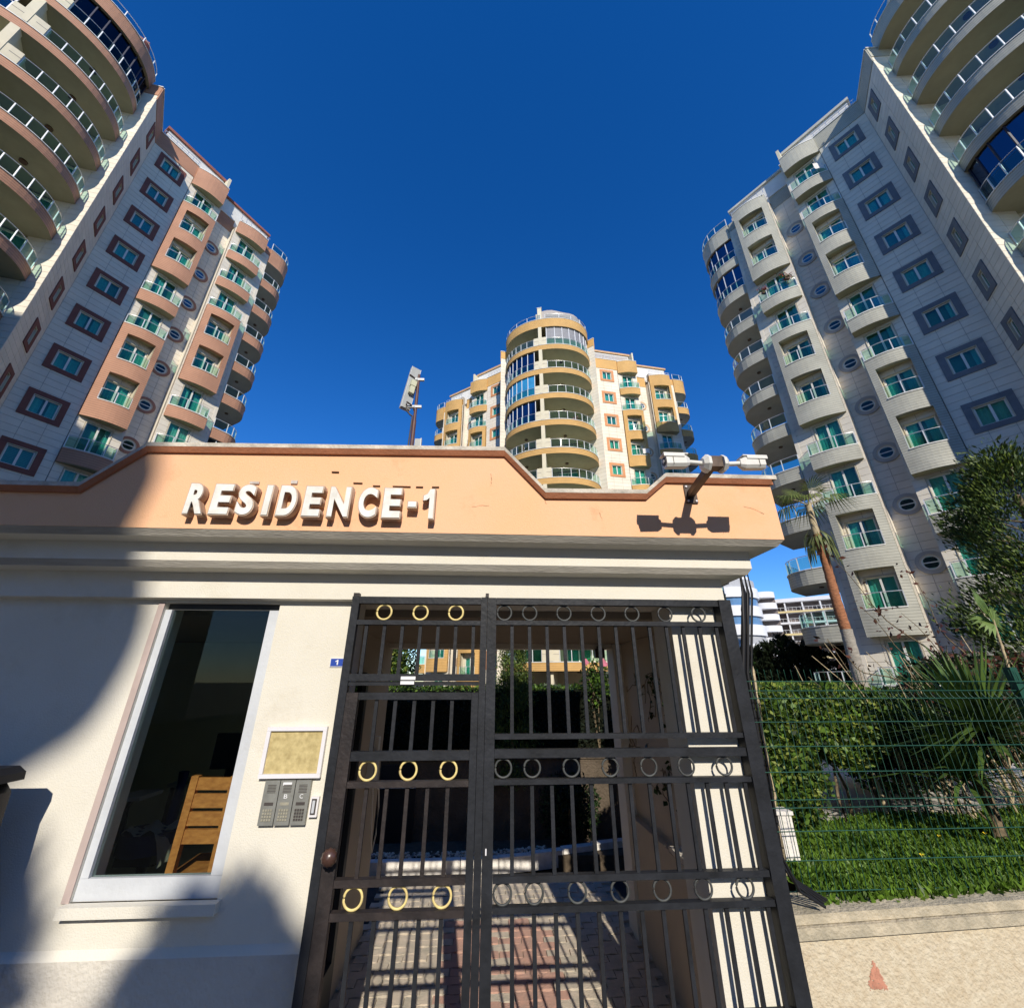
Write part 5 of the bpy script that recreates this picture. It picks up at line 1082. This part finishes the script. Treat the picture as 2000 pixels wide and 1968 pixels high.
# black cabinet at the left edge
bc = thing('barrier_cabinet', 'black barrier post with a round lamp at the far left of the cream wall', 'barrier post', gw(-2.3, -.3, 0)); b = MB(); MGB = MG @ T3((-.045, 0, 0))
BGL = mat('glossy_black_paint', (.012, .012, .013), .25, .2, 8, spec=.6)
xz(b, [(-2.6, 0), (-1.93, 0), (-1.945, 1.45), (-1.96, 1.62), (-2.0, 1.66), (-2.6, 1.66)], -.33, -.22, BGL); b.build('housing', bc, MGB)
b = MB(); xz(b, [(-2.6, 1.66), (-1.945, 1.66), (-1.95, 1.69), (-1.985, 1.712), (-2.6, 1.712)], -.35, -.2, BLK); b.build('cap', bc, MGB)
b = MB(); b.tube([gw(-2.075, -.33, 1.585), gw(-2.075, -.36, 1.585)], .045, AF, 16); b.tube([gw(-2.075, -.361, 1.585), gw(-2.075, -.364, 1.585)], .034, BLK, 16); b.build('lamp', bc)

# small things on the balconies
PT = mat('brown_pot', (.12, .07, .05), .8, .1, 12); RF = mat('red_geranium', (.35, .04, .04), .6, .2, 20); LN = mat('white_laundry', (.7, .68, .64), .9, .05, 8, bump=.3, bscale=20)
def tpt(T_, ax_, m_, hw_, w_len_, hs__, s_, off, z):
    a_ = rad(ax_); A_ = Vector((math.sin(a_), math.cos(a_))); I_ = Vector(T_)+A_*w_len_; h_ = a_+m_*rad(68); d_ = Vector((math.sin(h_), math.cos(h_))); n_ = Vector((d_.y, -d_.x))*m_
    p_ = I_+d_*s_*hs__+n_*off; return Vector((p_.x, p_.y, z))
def flower_box(p, label, k, col):
    t = thing('flower_box', label, 'flower box', p, 'flower boxes on the balconies'); b = MB()
    b.box((p.x-.15, p.y-.08, p.z+.06), (p.x+.15, p.y+.08, p.z+.18), PT); b.build('pot', t); P = nr_.normal(size=(160, 3))*np.array([.2, .08, .09])+np.array([p.x, p.y, p.z+.3])
    link('foliage', leaves('foliage', P, .11, [LD, LG], .6, .5, k), t); link('blooms', leaves('blooms', P[:60]+np.array([0, -.05, .06]), .1, [col], .9, .2, k+1), t, kind='stuff')
Rt, Lt, Ct = ((21.2, 12.25), 30, -1, 5.1, 2.8, 1.0), ((-23.6, 14.86), -40, 1, 5.1, 3.15, 1.0), ((8.78, 34.35), 11, 1, 5.1, 3.0, 1.07)
flower_box(tpt(*Rt, 6.5, .5, 34.9-9+.55), 'red geraniums on the third balcony down in the outer column of the grey tower', 60, RF)
flower_box(tpt(*Rt, 7.9, .5, 34.9-9+.55), 'second pot of red geraniums at the far end of the same grey tower balcony', 62, RF)
flower_box(Vector((6.0, 33.35, 33.74-9)), 'pink flowers on the fourth round balcony of the ochre tower', 64, RO)
def laundry(p, label):
    b = MB(); vs = []
    for i in range(9): 
        for j in range(2): vs.append((p.x+i*.09, p.y+.02*math.sin(i*1.7), p.z-j*(.55+.05*math.sin(i))))
    b.add(vs, [(2*i, 2*i+2, 2*i+3, 2*i+1) for i in range(8)], LN, True); b.build('laundry', None, None, label=label, category='laundry')
laundry(tpt(*Rt, 3.1, .74, 36.15-3+.8), 'white sheet hung over the top balcony rail of the grey tower inner column')
laundry(tpt(*Ct, 3.9, .62, 35.2-12+1.1), 'white cloth on the rail of the fourth opening of the ochre tower')

# hairline cracks and rust runs on the parapet
CR = mat('hairline_crack', (.42, .22, .12), .95, .2, 9); b = MB()
for x, z, dx, dz, n_ in ((-.0, 3.16, -.003, -.013, 6), (.3, 3.02, .004, -.009, 5), (-.1, 2.95, .018, .002, 5), (.62, 2.93, .004, -.012, 4), (1.48, 2.99, .018, -.006, 6), (-.86, 2.84, 0, -.01, 4)):
    P = [(x, z)]
    for _ in range(n_): P.append((P[-1][0]+dx+rng.uniform(-.007, .007), P[-1][1]+dz+rng.uniform(-.006, .006)))
    for (xa, za), (xb, zb) in zip(P[:-1], P[1:]):
        w_ = rng.uniform(.0006, .0016); b.add([(xa-w_, -.2876, za-w_), (xb-w_, -.2876, zb-w_), (xb+w_, -.2876, zb+w_), (xa+w_, -.2876, za+w_)], [(0, 1, 2, 3)], CR)
b.build('cracks', gh, MG, kind='stuff')
